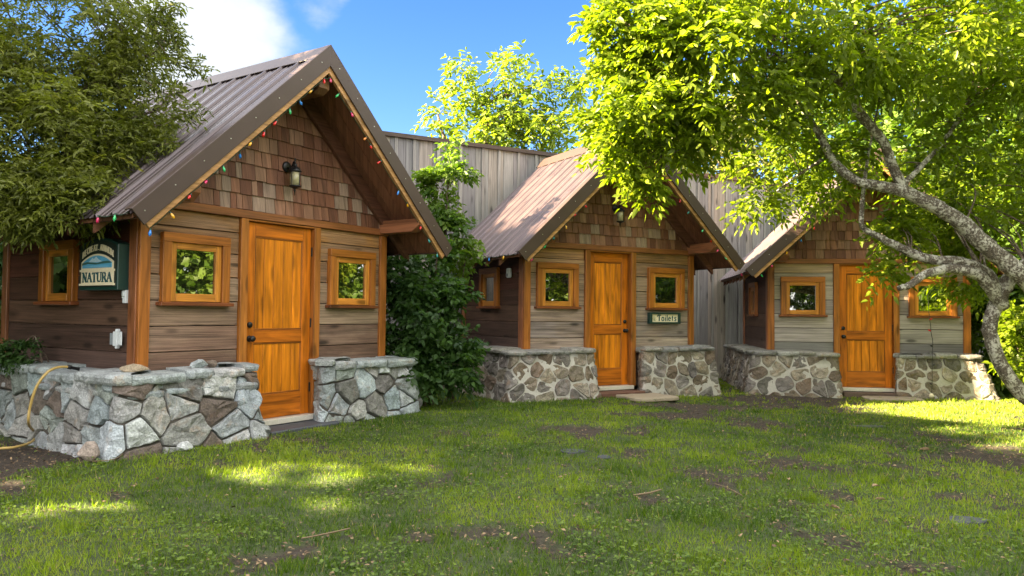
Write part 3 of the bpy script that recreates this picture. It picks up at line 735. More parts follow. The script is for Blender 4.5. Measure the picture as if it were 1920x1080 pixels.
# ------------------------------------------------------------------ board and batten wall behind the huts
def board_wall():
    a = HUTS[1]['a']; T = thing('board_wall', 'tall weathered grey board and batten wall running behind the huts', 'wall', (-2.05, 12.2, 0), a)
    m = MB(); x = -3.5
    zt = 4.07
    while x < 17:
        w_ = rnd.uniform(.2, .3); c = jit(rnd.choice([(.25, .24, .23), (.21, .20, .20), (.29, .265, .235), (.18, .175, .18), (.27, .235, .2)]), .12)
        if x < -3 + .3*0: pass
        m.box(x+.003, x+w_-.003, rnd.uniform(-.004, .004), .04, -.3, zt-.02, c, 2); x += w_
    m.build('boards', M_GREY, T)
    m = MB(); x = -3.45
    while x < 17:
        m.box(x, x+.05, -.028, -.004, -.3, zt-.03, jit((.26, .25, .235), .15), 2); x += rnd.uniform(.3, .44)
    m.build('battens', M_GREY, T, bevel=.003)
    m = MB(); m.box(-3.6, 6.02, -.06, .1, zt-.03, zt+.035, (.07, .05, .04), 0); m.box(6.03, 17.1, -.06, .1, zt-.05, zt+.015, (.12, .07, .05), 0)
    m.build('coping', M_DARK, T)
board_wall()

# ------------------------------------------------------------------ foliage
def unit(v): return v/np.maximum(np.linalg.norm(v, axis=1, keepdims=True), 1e-9)
def leaf_mesh(P, D, S, tone, wid=.4, fold=.22, droop=.25, updir=.6):
    """one folded pointed leaf per row: P base, D direction, S length"""
    n = len(P); D = unit(D)
    up = unit(rng.normal(size=(n, 3))*.55+np.array([0, 0, updir])); b = unit(np.cross(D, up)); u = np.cross(b, D)
    S = S[:, None]; w = wid*S*.5; dz = np.zeros((n, 3)); dz[:, 2] = -1
    f = fold
    v0 = P; v1 = P+D*S*.32+b*w+u*w*f; v2 = P+D*S*.68+b*w*.75+u*w*f+dz*S*droop*.35
    v3 = P+D*S+dz*S*droop; v4 = P+D*S*.68-b*w*.75+u*w*f+dz*S*droop*.35; v5 = P+D*S*.32-b*w+u*w*f
    V = np.stack([v0, v1, v2, v3, v4, v5], 1).reshape(-1, 3)
    base = (np.arange(n)*6)[:, None]
    Fq = np.concatenate([base+np.array([[0, 1, 2, 3]]), base+np.array([[0, 3, 4, 5]])], 0)
    return V, Fq, np.repeat(tone, 6)
def sprays(O, A, length, k, leaf, splay=1.0, droop=.35, jitter=.16, leafvar=.42, tone=None):
    """k leaflets alternating on both sides of a drooping stalk"""
    n = len(O); A = unit(A); t = (np.arange(k)+.7)/k
    side = unit(np.cross(A, unit(rng.normal(size=(n, 3))*.35+np.array([0, 0, 1]))))
    Lh = length*rng.uniform(.7, 1.3, n)
    Pt = O[:, None, :]+A[:, None, :]*(Lh[:, None]*t[None])[..., None]
    Pt[..., 2] -= (Lh[:, None]*droop*t[None]**2)
    sg = np.where(np.arange(k) % 2 == 0, 1, -1)[None, :, None]
    d = A[:, None, :]*(.45+.9*(t[None, :, None] > .85))+side[:, None, :]*sg*splay*(1-.8*(t[None, :, None] > .85))
    d = d+rng.normal(size=(n, k, 3))*jitter*2; d[..., 2] -= .15
    S = leaf*(1+rng.uniform(-leafvar, leafvar, (n, k)))*(1-.35*np.abs(t[None]-.55))
    T = (rng.random(n)[:, None]*.7+rng.random((n, k))*.3) if tone is None else np.clip(tone[:, None]+rng.normal(size=(n, k))*.08, 0, 1)
    return Pt.reshape(-1, 3), d.reshape(-1, 3), S.ravel(), T.ravel()
def crown(clumps, per, sub=.16, subn=9, cutter=None, size=None):
    """clumps: (centre, radii, density). returns spray origins, outward directions and sub-centres"""
    O, A, T, SUBS = [], [], [], []
    for c, r, q in clumps:
        c = np.array(c, float); r = np.array(r if hasattr(r, '__len__') else (r, r, r*.8), float)
        ns = max(2, int(subn*q)); d = unit(rng.normal(size=(ns, 3)))*rng.uniform(.35, 1, (ns, 1))**.6
        sc = c+d*r
        for j in range(ns):
            n = max(1, int(per*rng.uniform(.5, 1.4))); g = rng.normal(size=(n, 3))
            p = sc[j]+g*sub*np.array([1.25, 1.25, .75])*(r.mean()/.8)**.5; o = g*.5+d[j]*.8; o[:, 2] += .1
            O.append(p); A.append(o); T.append(np.full(n, rng.random())*.45+rng.random(n)*.45)
            SUBS.append(sc[j])
    O, A, T = np.concatenate(O), np.concatenate(A), np.concatenate(T)
    if cutter is not None: k = cutter(O); O, A, T = O[k], A[k], T[k]
    return O, A, T, SUBS
def cat(pts, n=6):                        # catmull-rom through (x,y,z,r)
    P = [Vector((*p[0], ))*1 for p in pts]; Rr = [p[1] for p in pts]; out, ro = [], []
    for i in range(len(P)-1):
        a, b, c, d = P[max(i-1, 0)], P[i], P[i+1], P[min(i+2, len(P)-1)]
        for k in range(n):
            t = k/n; out.append(.5*((2*b)+(c-a)*t+(2*a-5*b+4*c-d)*t*t+(3*b-a-3*c+d)*t**3)); ro.append(Rr[i]+(Rr[i+1]-Rr[i])*t)
    out.append(P[-1]); ro.append(Rr[-1]); return out, ro
def limb(mb, pts, n=12, wob=.12, sub=6):
    p, r = cat(pts, sub); p = [q+Vector((rnd.uniform(-1, 1), rnd.uniform(-1, 1), rnd.uniform(-1, 1)))*r[i]*.10 for i, q in enumerate(p)]
    mb.tube(p, r, n, wob=wob); return list(zip(p, r))
def twigs(mb, nodes, subs, rad=.006, frac=1.0, n=4, sag=.12):
    Q = np.array([tuple(p) for p, r in nodes]); Rr = [r for p, r in nodes]
    for s in subs:
        if rnd.random() > frac: continue
        s = Vector(s); d = np.linalg.norm(Q-np.array(tuple(s)), axis=1)+np.maximum(0, Q[:, 2]-s.z)*.8
        j = int(np.argmin(d)); a = Vector(Q[j]); L = (s-a).length
        if L < .05: continue
        side = Vector((rnd.uniform(-1, 1), rnd.uniform(-1, 1), rnd.uniform(.2, 1)))*L*sag
        pts = [a, a.lerp(s, .35)+side, a.lerp(s, .7)+side*.8, s]; r0 = min(Rr[j]*.6, rad*(1+L*1.2))
        p, r = cat([(pts[0], r0), (pts[1], r0*.75), (pts[2], r0*.5), (pts[3], rad*.35)], 3); mb.tube(p, r, n, cap=False)
def tree(name, label, cat_, trunk_mb, O, A, T, mat, bark, spray=(.2, 7, .085), wid=.42, droop=.35, group=None, fold=.25, updir=.6, cut=None, twig_mb=None):
    t = thing(name, label, cat_, (0, 0, 0), 0, group)
    P, D, S, tn = sprays(O, A, spray[0], spray[1], spray[2], droop=droop, tone=T)
    if cut is not None: k = cut(P+unit(D)*S[:, None]*.5); P, D, S, tn = P[k], D[k], S[k], tn[k]
    V, Fq, tt = leaf_mesh(P, D, S, tn, wid=wid, fold=fold, updir=updir); npmesh('crown', V, Fq, tt, mat, t)
    if twig_mb is not None: twig_mb.build('branches', M_BARK2, t, smooth_=True, fix=False)
    if trunk_mb is not None and trunk_mb.v: trunk_mb.build('trunk', bark, t, smooth_=True, fix=False)
    return t
L_RIGHT = leafmat('box elder leaf', (.085, .13, .008), (.20, .26, .015), .55, .42, (.30, .26, .03))
L_LEFT = leafmat('bay leaf', (.075, .095, .018), (.215, .235, .042), .42, .4, (.28, .26, .03))
L_BUSH = leafmat('hazel leaf', (.018, .05, .015), (.07, .14, .03), .42, .45)
L_BACK = leafmat('distant leaf', (.09, .14, .015), (.22, .28, .035), .55, .5, (.3, .3, .06))
L_HEDGE = leafmat('hedge leaf', (.03, .07, .01), (.12, .19, .02), .45, .5)
L_PALE = leafmat('pale leaf', (.12, .13, .05), (.24, .24, .10), .4, .6)
L_SHADE = leafmat('grove leaf', (.03, .07, .012), (.09, .15, .02), .25, .5)
PX = lambda r, Y: r/F*Y

def right_tree():
    m = MB(); A_ = lambda x, y, Y, r: (at(x, y, Y), r)
    g0 = at(1990, 835, 8.9)
    n = []
    n += limb(m, [A_(2010, 850, 8.9, .116), A_(1945, 765, 9.0, .090), A_(1885, 700, 9.0, .081), A_(1856, 620, 9.0, .078), A_(1872, 565, 9.0, .083), A_(1905, 510, 8.9, .083), A_(1975, 470, 8.8, .072), A_(2060, 380, 8.7, .057)], 16)
    n += limb(m, [A_(1985, 590, 8.7, .108), A_(1925, 525, 8.6, .102), A_(1850, 462, 8.6, .095), A_(1800, 415, 8.6, .087), A_(1740, 380, 8.6, .078), A_(1680, 355, 8.6, .065), A_(1610, 340, 8.6, .051), A_(1565, 305, 8.7, .051), A_(1535, 250, 8.7, .039), A_(1500, 195, 8.7, .025), A_(1460, 150, 8.6, .015)], 16)
    n += limb(m, [A_(1700, 365, 8.6, .061), A_(1675, 315, 8.6, .054), A_(1655, 265, 8.5, .051), A_(1610, 210, 8.4, .054), A_(1590, 165, 8.3, .047), A_(1530, 130, 8.1, .033), A_(1450, 110, 7.9, .025), A_(1370, 120, 7.8, .015), A_(1290, 150, 7.7, .009)], 12)
    n += limb(m, [A_(1595, 165, 8.3, .036), A_(1605, 90, 8.2, .029), A_(1600, 20, 8.0, .021), A_(1590, -60, 7.8, .015)], 8)
    n += limb(m, [A_(1870, 560, 9.0, .087), A_(1850, 515, 8.9, .072), A_(1800, 492, 8.8, .065), A_(1735, 485, 8.8, .057), A_(1680, 460, 8.8, .047), A_(1640, 440, 8.8, .036), A_(1617, 425, 8.8, .029), A_(1616, 390, 8.8, .025), A_(1622, 330, 8.8, .021), A_(1630, 280, 8.8, .015), A_(1650, 180, 8.8, .011)], 10)
    n += limb(m, [A_(1880, 575, 8.95, .080), A_(1840, 520, 8.8, .065), A_(1790, 505, 8.7, .057), A_(1740, 512, 8.6, .047), A_(1705, 535, 8.5, .039), A_(1685, 540, 8.45, .029)], 10)
    n += limb(m, [A_(1690, 350, 8.6, .036), A_(1780, 250, 8.9, .025), A_(1850, 120, 9.0, .021), A_(1890, -20, 9, .015)], 8)
    n += limb(m, [A_(1500, 195, 8.7, .021), A_(1420, 210, 8.4, .016), A_(1330, 250, 8.2, .011), A_(1240, 300, 8, .007)], 6)
    n += limb(m, [A_(1370, 120, 7.8, .015), A_(1290, 70, 7.6, .011), A_(1200, 60, 7.6, .007)], 6)
    n += limb(m, [A_(1540, 300, 8.7, .021), A_(1480, 340, 9.1, .015), A_(1420, 390, 9.3, .009)], 6)
    n += limb(m, [A_(1860, 100, 9, .036), A_(1800, -60, 8.8, .043), A_(1740, -200, 8.6, .021)], 6)
    cl = []
    for x, y, Y, r, q in [(1165, 40, 7.7, 38, .7), (1230, 30, 7.7, 70, 1.1), (1250, 130, 7.7, 80, 1.2), (1165, 140, 7.9, 40, .6), (1195, 215, 7.9, 70, 1.1), (1130, 235, 8, 30, .5), (1160, 268, 7.9, 42, .6), (1290, 230, 8, 90, 1.1), (1205, 300, 7.9, 28, .35),
                          (1275, 265, 8.0, 40, .6), (1215, 345, 7.8, 12, .14), (1340, 60, 7.7, 100, 1.4), (1370, 170, 8, 100, 1.3), (1460, 50, 7.8, 110, 1.4), (1480, 160, 8.3, 80, .7), (1420, 225, 8.5, 35, .3),
                          (1580, 60, 7.8, 110, 1.3), (1700, 50, 7.9, 110, 1.2), (1820, 60, 8, 110, 1.2), (1900, 120, 8.4, 90, 1), (1700, 170, 8.9, 100, 1.0), (1560, 180, 9.1, 70, .8), (1830, 210, 9.1, 110, 1.2),
                          (1470, 290, 9.1, 65, .6), (1425, 365, 9.3, 38, .4), (1545, 345, 9.3, 42, .4), (1590, 290, 9.4, 60, .7), (1655, 440, 9.4, 38, .4), (1700, 290, 9.6, 80, .8), (1690, 420, 9.6, 50, .5),
                          (1790, 330, 9.7, 90, 1.1), (1880, 340, 9.7, 100, 1.2), (1850, 430, 9.8, 70, .8), (1770, 430, 9.9, 50, .6), (1650, 510, 9.2, 22, .2), (1400, -90, 7.6, 160, 1.2), (1600, -120, 7.8, 200, 1.4), (1850, -120, 8.2, 200, 1.4), (2020, 100, 8.6, 150, 1.2), (2020, 330, 9.2, 150, 1.2),
                          (1395, 320, 9.2, 22, .25), (1840, 500, 9.9, 50, .5), (1215, 225, 11.1, 62, 1.1), (1215, 160, 11.1, 60, 1), (1262, 250, 11.3, 42, .6), (1262, 120, 11.1, 55, .8), (1290, 180, 11.2, 50, .7)]:  # trailing far clumps are added behind the crown to shade the farthest hut
        cl.append((at(x, y, Y), (PX(r, Y), PX(r, Y)*1.15, PX(r, Y)*.85), q))
    O, A, T, S = crown(cl, 25, sub=.125, subn=11)
    tw = MB(); twigs(tw, n, [q for q in S if q[1] < 10.3], .006, .9)
    tree('leaning_tree', 'leaning tree with pale lichen covered trunk and bright yellow green leaves at right', 'tree', m, O, A, T, L_RIGHT, M_BARK, (.18, 6, .092), .46, .45, twig_mb=tw)
right_tree()

def left_tree():
    m = MB(); n = limb(m, [(Vector((-6.4, 6.6, 0)), .26), (Vector((-6.3, 6.7, 1.2)), .2), (Vector((-6.0, 6.9, 2.4)), .16), (Vector((-5.6, 7.2, 3.6)), .1), (Vector((-5.2, 7.4, 5)), .05)], 12)
    n += limb(m, [(Vector((-6.0, 6.9, 2.2)), .12), (at(60, 330, 6.9), .06), (at(170, 330, 6.9), .035), (at(230, 360, 6.9), .015)], 8)
    n += limb(m, [(Vector((-5.8, 7.0, 3.0)), .11), (at(120, 180, 7.2), .06), (at(230, 130, 7.3), .03), (at(320, 80, 7.4), .012)], 8)
    n += limb(m, [(at(230, 230, 7.2), .02), (at(300, 200, 7.3), .01), (at(335, 150, 7.4), .006)], 5)
    cl = []
    for x, y, Y, r, q in [(-60, 60, 6.9, 150, 1.6), (70, 40, 7, 130, 1.9), (60, 160, 6.9, 130, 1.9), (190, 60, 7.2, 90, 1.3), (170, 170, 7, 110, 1.7), (240, 120, 7.3, 60, .9), (250, 200, 7.2, 60, 1), (20, 280, 6.8, 110, 1.7), (130, 270, 6.8, 100, 1.6),
                          (220, 260, 7, 60, 1), (225, 320, 7, 40, .6), (60, 350, 6.7, 70, 1), (150, 340, 6.75, 60, .9), (-50, 340, 6.6, 110, 1.2), (270, 60, 7.3, 45, .6), (-60, 200, 6.7, 120, 1.3), (120, -80, 7, 150, 1.2), (285, 235, 7.3, 30, .5), (200, 375, 6.8, 25, .3), (10, 385, 6.6, 25, .25), (60, 390, 6.5, 30, .45), (125, 382, 6.5, 32, .5), (180, 378, 6.5, 22, .35)]:
        cl.append((at(x, y, Y), (PX(r, Y), PX(r, Y)*1.3, PX(r, Y)*.95), q))
    O, A, T, S = crown(cl, 34, sub=.12, subn=11)
    # thin trailing shoots against the sky and below the eave
    for pts in [[(290, 70), (320, 110), (350, 120), (378, 128)], [(270, 30), (300, 20), (325, 10)], [(290, 40), (320, 60), (335, 95)], [(270, 150), (310, 175), (345, 172)], [(280, 270), (310, 270), (328, 268)],
                [(150, 370), (155, 400), (165, 420), (180, 440)], [(60, 380), (70, 400), (60, 430)], [(200, 370), (205, 395), (215, 415)], [(250, 225), (300, 235), (340, 215), (380, 200)], [(300, 20), (318, 45), (330, 80)]]:
        P_ = [at(x, y, 6.9) for x, y in pts]; p, r = cat([(q, .005) for q in P_], 5); m.tube(p, .0045, 4, cap=False)
        arr = np.array([tuple(q) for q in p for _ in range(3)]); arr += rng.normal(size=arr.shape)*.012
        O = np.concatenate([O, arr]); A = np.concatenate([A, rng.normal(size=arr.shape)+np.array([.4, 0, -.2])]); T = np.concatenate([T, rng.random(len(arr))*.6])
    twigs(m, n, S, .006, .8)
    tree('evergreen_tree', 'dense olive green tree with narrow leaves hanging over the roof of the nearest hut', 'tree', m, O, A, T, L_LEFT, M_BARK2, (.14, 7, .062), .30, .25)
left_tree()

def bush(name, label, cat_, cl, base, mat, per=24, spray=(.14, 6, .08), wid=.6, stems=5, top=None, sub=.1, subn=9, rad=.012, droop=.3, group=None, bark=None):
    cl2 = [(at(x, y, Y), (PX(r, Y), PX(r, Y)*(d if d else 1), PX(r, Y)), q) for x, y, Y, r, q, d in cl]
    O, A, T, S = crown(cl2, per, sub=sub, subn=subn); m = MB(); n = []
    for k in range(stems):
        c = Vector(rnd.choice(S)); b = base+Vector((rnd.uniform(-.12, .12), rnd.uniform(-.12, .12), 0))
        n += limb(m, [(b, rad*1.6), (b.lerp(c, .4)+Vector((0, 0, .2)), rad), (c, rad*.4)], 6)
    if top: n += limb(m, top, 7)
    twigs(m, n, S, .005, .8); gzv = float(groundz(np.array(base.x), np.array(base.y)))
    k = O[:, 2] > gzv+.03
    return tree(name, label, cat_, m, O[k], A[k], T[k], mat, bark or M_BARK2, spray, wid, droop, group)
bush('leafy_shrub', 'dense dark green shrub filling the gap between the nearest and the middle hut', 'shrub',
     [(790, 560, 9.9, 55, 1.2, 1), (838, 575, 10.1, 36, .9, 1), (760, 510, 9.9, 40, .8, 1), (770, 620, 9.8, 60, 1.3, 1), (840, 630, 9.9, 50, 1.2, 1), (790, 680, 9.8, 55, 1.3, 1), (845, 685, 9.9, 38, .8, 1), (750, 570, 9.8, 35, .7, 1), (800, 505, 10.1, 45, 1, 1), (740, 650, 9.8, 25, .6, 1), (820, 715, 9.8, 25, .5, 1)],
     Vector((-1.1, 9.9, 0)), L_BUSH, 22, spray=(.15, 6, .085))
bush('young_tree', 'slender young tree rising above the shrub in front of the grey board wall', 'tree',
     [(840, 300, 10.6, 28, .5, 1), (860, 315, 10.6, 18, .3, 1), (825, 340, 10.6, 22, .35, 1), (845, 380, 10.6, 30, .5, 1), (820, 400, 10.5, 25, .4, 1), (860, 435, 10.6, 32, .5, 1), (815, 455, 10.5, 40, .8, 1), (850, 480, 10.5, 35, .6, 1), (795, 340, 10.6, 10, .12, 1), (845, 275, 10.6, 14, .2, 1)],
     Vector((-.85, 10.55, 0)), leafmat('sapling leaf', (.05, .11, .02), (.15, .23, .03), .45, .5), 20, stems=2, spray=(.13, 6, .075), top=[(Vector((-.85, 10.55, 0)), .03), (at(835, 500, 10.6), .025), (at(838, 380, 10.6), .015), (at(845, 280, 10.6), .006)])
bush('low_shrub', 'small dark shrub at the left edge on top of the stone base', 'shrub', [(20, 668, 7.2, 22, .8, 1), (48, 662, 7.2, 18, .6, 1), (0, 665, 7.3, 20, .6, 1)], hl(0, -.15, 1.4, .6), L_BUSH, 16, spray=(.07, 6, .04), sub=.05, stems=3, wid=.5, rad=.006)
bush('bright_shrub', 'bright yellow green shrub at the right edge behind the leaning trunk', 'shrub',
     [(1905, 620, 10.8, 32, .8, 1), (1895, 665, 10.8, 28, .6, 1), (1925, 690, 10.8, 35, .7, 1), (1940, 600, 10.8, 40, .8, 1), (1880, 590, 11, 20, .3, 1)], Vector((7.5, 10.9, -.1)), L_RIGHT, 10, spray=(.16, 5, .12), wid=.6, sub=.09, subn=7)
def back(name, label, cl, mat, per, spray, wid=.45, trunk=None, sub=.3, group='trees behind the board wall', subn=11, stems=4, bark=None):
    x0 = sum(c[0] for c in cl)/len(cl); Y = sum(c[2] for c in cl)/len(cl); b = at(x0, 560, Y); b.z = -.2
    return bush(name, label, 'tree', cl, b, mat, per, spray, wid, stems, None, sub, subn, .06, .3, group, bark)
back('ash_tree', 'feathery yellow green tree top rising above the board wall left of the middle roof',
     [(950, 205, 17, 42, .9, 1), (900, 225, 17, 38, .7, 1), (840, 210, 17, 26, .4, 1), (1000, 205, 17, 45, .9, 1), (1055, 210, 17, 40, .7, 1), (950, 140, 17, 24, .4, 1), (880, 165, 17, 26, .4, 1), (1005, 160, 17, 26, .4, 1), (1085, 165, 17, 22, .35, 1), (950, 105, 17, 10, .14, 1), (900, 265, 17, 40, .6, 1), (990, 265, 17, 45, .8, 1), (1070, 260, 17, 40, .8, 1), (818, 245, 17, 18, .2, 1), (1100, 145, 17, 10, .12, 1), (870, 130, 17, 10, .12, 1)],
     L_BACK, 12, (.3, 6, .16), .4, sub=.2)
back('pale_tree', 'pale olive tree behind the board wall right of the middle roof', [(1290, 250, 20, 60, 1.2, 1), (1370, 240, 20, 70, 1.3, 1), (1450, 230, 20, 70, 1.3, 1), (1340, 310, 20, 50, 1, 1), (1420, 310, 20, 50, 1, 1), (1520, 260, 20, 60, 1, 1)],
     L_PALE, 26, (.25, 6, .14), .5, sub=.28)
back('tall_tree', 'tall green tree behind the farthest hut on its right', [(1650, 300, 18, 110, 1.8, 1), (1780, 260, 18, 120, 2, 1), (1900, 300, 18, 120, 2, 1), (1720, 150, 18, 120, 1.6, 1), (1860, 150, 18, 130, 1.8, 1), (1980, 200, 18, 130, 1.6, 1), (1560, 230, 19, 80, 1, 1), (1840, 420, 17, 90, 1.6, 1), (1930, 430, 17, 90, 1.6, 1)],
     L_HEDGE, 30, (.32, 6, .19), .5, sub=.34)
back('hedge', 'dark shrubs at the far left behind the nearest hut', [(-40, 520, 10.2, 60, 1.2, 1), (-60, 620, 10, 70, 1.3, 1), (-30, 430, 10.4, 60, 1.2, 1), (-130, 520, 10, 80, 1.2, 1)], L_BUSH, 26, (.2, 6, .12), .5, sub=.2, group='shrubs behind the huts')
back('hedge', 'dark hedge behind the leaning trunk at the right edge of the lawn', [(1860, 560, 13.5, 45, 1.2, 1), (1910, 560, 13.2, 50, 1.3, 1), (1900, 640, 13.2, 50, 1.3, 1), (1960, 640, 13, 60, 1.3, 1), (1910, 700, 12.8, 40, 1, 1), (1960, 560, 13, 60, 1.3, 1), (1860, 490, 14, 45, 1, 1), (2040, 640, 12.8, 70, 1.3, 1), (1850, 620, 14, 30, .8, 1)],
     L_HEDGE, 30, (.2, 6, .12), .5, sub=.2, group='shrubs behind the huts')

# trees beyond the left edge of the view: they shade the lawn, gaps cut along sun rays shape the light patches
PATCH = [(585, 872, 95, 6), (575, 900, 120, 12), (625, 952, 62, 14), (450, 888, 40, 6), (790, 880, 38, 6), (60, 962, 70, 12), (230, 945, 60, 6), (820, 918, 30, 9), (595, 1028, 30, 5), (30, 905, 40, 5), (430, 860, 25, 4), (1760, 792, 60, 3)]
PW = []
for x, y, rx, ry in PATCH:
    a, b = onground(x-rx, y), onground(x+rx, y); c = onground(x, y); c2 = onground(x, y+ry); PW.append((c, (b-a).length/2, abs(c.y-c2.y)))
for (u, v, z, ru, rv) in [(-.36, .55, .40, .22, .06), (-.4, -.05, .42, .12, .08), (-.42, .9, .25, .1, .1), (-.42, .3, .2, .10, .1), (0, .35, 1.15, .05, .05), (-.1, 1.0, 1.5, .04, .1)]:
    PW.append((hl(0, u, v, z), ru*.2-.1, rv*.3-.09))
def cutter(O):
    k = np.ones(len(O), bool); s = np.array(SUN)
    for c, rx, ry in PW:
        g = O-s*((O[:, 2]-c.z)/s[2])[:, None]
        k &= ((g[:, 0]-c.x)/(rx+.19))**2+((g[:, 1]-c.y)/(ry+.165))**2 > 1
    return k
def grove():
    i = 0
    for x, y, h_, r in [(-13.5, -3.5, 9.3, 2.6), (-12.8, .2, 9.6, 2.6), (-13.2, 3.8, 9.4, 2.6), (-12.8, 7.2, 9.6, 2.5), (-13.4, 10.6, 9.5, 2.5), (-14.6, 14.0, 9.4, 2.2)]:
        m = MB(); n = limb(m, [(Vector((x, y, -.1)), .25), (Vector((x+.1, y, 3)), .18), (Vector((x, y+.1, 6)), .12), (Vector((x, y, h_-1)), .05)], 10)
        cl = []
        for z in np.arange(1.2, h_-.9, 1.25):
            for k in range(4):
                a = k*math.pi/2+z; rr = r*.5
                cl.append(((x+rr*math.cos(a), y+rr*math.sin(a), z), (r*.75, r*.75, .9), 1.0))
        O, A, T, S = crown(cl, 21, sub=.42, subn=15)
        k = (O[:, 2] < h_) & (O[:, 2] < 2.2-.525*O[:, 0]+rng.normal(size=len(O))*.1) & (O[:, 0] < -.70*O[:, 1]-.6); O, A, T = O[k], A[k], T[k]  # crown tops trimmed along the sun slope to shape their shadow edge
        twigs(m, n, S, .02, .25)
        tree('broadleaf_tree', 'broad shade tree beyond the left edge, '+['behind the viewer', 'level with the viewer', 'level with the near lawn', 'level with the nearest hut', 'level with the board wall', 'farthest along the row'][i], 'tree', m, O, A, T, L_SHADE, M_BARK2, (.5, 5, .36), .62, group='trees beyond the left edge', cut=cutter); i += 1
grove()
def right_grove():
    for x, y, h_, r, lab in [(11.2, 3.6, 6.5, 2.0, 'garden tree beyond the right edge, nearest of that row'), (12.5, 7, 7, 2.4, 'garden tree second along the row beyond the right edge'), (12.2, 11, 7, 2.4, 'garden tree farthest along the row beyond the right edge'),
                             (10.5, 0, 6.5, 2.2, 'garden tree beyond the right edge level with the viewer'), (8.6, -7.5, 6, 2.4, 'garden tree behind the viewer on the right'), (3.6, -8.5, 6, 2.2, 'garden tree straight behind the viewer')]:
        m = MB(); limb(m, [(Vector((x, y, -.1)), .2), (Vector((x+.1, y, 3)), .1), (Vector((x, y, h_-1)), .04)], 8)
        cl = [((x+r*.5*math.cos(k*2.1+z), y+r*.5*math.sin(k*2.1+z), z), (r*.7, r*.7, .8), 1.0) for z in np.arange(.4, h_-.6, 1.1) for k in range(3)]
        O, A, T, S = crown(cl, 17, sub=.36, subn=14); k = O[:, 0] > O[:, 1]*.70+.6 if x > 9 else O[:, 2] > 0; O, A, T = O[k], A[k], T[k]
        tree('garden_tree', lab, 'tree', m, O, A, T, L_HEDGE, M_BARK2, (.3, 6, .2), .7, group='trees beyond the right edge')
right_grove()

# ------------------------------------------------------------------ grass
def footprint(x, y, pad=0.0):
    k = np.zeros(x.shape, bool)
    for h in HUTS:
        c, s_ = math.cos(h['a']), math.sin(h['a']); dx, dy = x-h['x'], y-h['y']; u = dx*c+dy*s_; v = -dx*s_+dy*c
        k |= (u > -.46-pad) & (u < 3.5+pad) & (v > -.38-pad) & (v < h['L']+.3) & ~((u > 1.12) & (u < 1.9) & (v < -.3))
    return k
def scatter(n, lo=3.0, hi=16, half=R(47)):
    r = lo+(hi-lo)*rng.random(n)**1.15; a = rng.uniform(-half, half, n)
    return r*np.sin(a), r*np.cos(a), r
M_GRASS = leafmat('grass blade', (.05, .105, .008), (.25, .34, .014), .4, .5, (.32, .27, .10))
M_WEED = leafmat('clover leaf', (.05, .10, .015), (.17, .24, .035), .35, .55)
M_LITTER = leafmat('dry litter', (.05, .03, .018), (.30, .21, .12), .05, .8)
def lawn():
    n = 430000; x, y, r = scatter(n); sm_ = soil(x, y); pn = fbm(x*.8+5, y*.8, 3); fine_ = fbm(x*6, y*6+9, 2)
    k = ~footprint(x, y) & (rng.random(n) > sm_*1.05) & (rng.random(n) < .35+1.1*fine_)
    x, y, r, pn = x[k], y[k], r[k], pn[k]; n = len(x); z = groundz(x, y)-.012
    H = rng.uniform(.012, .036, n)*(1+.5*(fbm(x*1.7, y*1.7+3, 2)-.5)); wd = .0022*np.maximum(1, r/4.2)*rng.uniform(.7, 1.4, n)
    H *= 1+1.1*smooth(.58, .78, fbm(x*5+3, y*5+60, 3)); H *= np.where(rng.random(n) < .015, 1.8, 1); t = rng.uniform(0, 2*np.pi, n); ln = rng.uniform(.1, .9, n)*H; t2 = rng.uniform(0, 2*np.pi, n)
    B = np.stack([x, y, z], 1); s = np.stack([np.cos(t), np.sin(t), 0*t], 1)*wd[:, None]; l = np.stack([np.cos(t2)*ln, np.sin(t2)*ln, H], 1)
    V = np.stack([B-s, B+s, B+l*.99+s*.15, B+l-s*.15], 1).reshape(-1, 3); Fq = np.arange(4*n).reshape(-1, 4)
    tone = np.clip(.12+.6*smooth(.35, .65, pn)+.6*(fbm(x*3+8, y*3, 2)-.45)+.5*(fbm(x*9, y*9+8, 2)-.5)+rng.normal(size=n)*.17, 0, .93); tone = np.where(rng.random(n) < .02+.08*smooth(2, 5, x), 1.0, tone)
    o = npmesh('grass', V, Fq, np.repeat(tone, 4), M_GRASS); tag(o, 'short patchy green lawn grass', 'grass', kind='stuff')
    n = 60000; x, y, r = scatter(n, hi=13); w_ = fbm(x*1.9+31, y*1.9, 3); k = ~footprint(x, y) & (rng.random(n) < smooth(.45, .62, w_)) & (rng.random(n) > soil(x, y)*.8)
    x, y = x[k], y[k]; n = len(x); P = np.stack([x, y, groundz(x, y)+rng.uniform(0, .03, n)], 1); D = rng.normal(size=(n, 3)); D[:, 2] = rng.uniform(0, .7, n)
    V, Fq, tt = leaf_mesh(P, D, rng.uniform(.014, .03, n), np.clip(rng.normal(.4, .25, n), 0, .9), .7, .1, .2, 2.0)
    o = npmesh('clover', V, Fq, tt, M_WEED); tag(o, 'low broad leaved weeds spread through the lawn', 'ground cover', kind='stuff')
    n = 70000; x, y, r = scatter(n, hi=15); k = ~footprint(x, y, -.05) & (rng.random(n) < .13+.8*soil(x, y)); x, y = x[k], y[k]; n = len(x)
    P = np.stack([x, y, groundz(x, y)+rng.uniform(-.012, .012, n)], 1); D = rng.normal(size=(n, 3)); D[:, 2] *= .25
    V, Fq, tt = leaf_mesh(P, D, rng.uniform(.01, .032, n), np.clip(rng.random(n)**1.8, 0, 1), .55, .15, .1, 2.0)
    o = npmesh('leaf_litter', V, Fq, tt, M_LITTER); tag(o, 'brown bark chips and dry leaves on the bare soil', 'leaf litter', kind='stuff')
lawn()

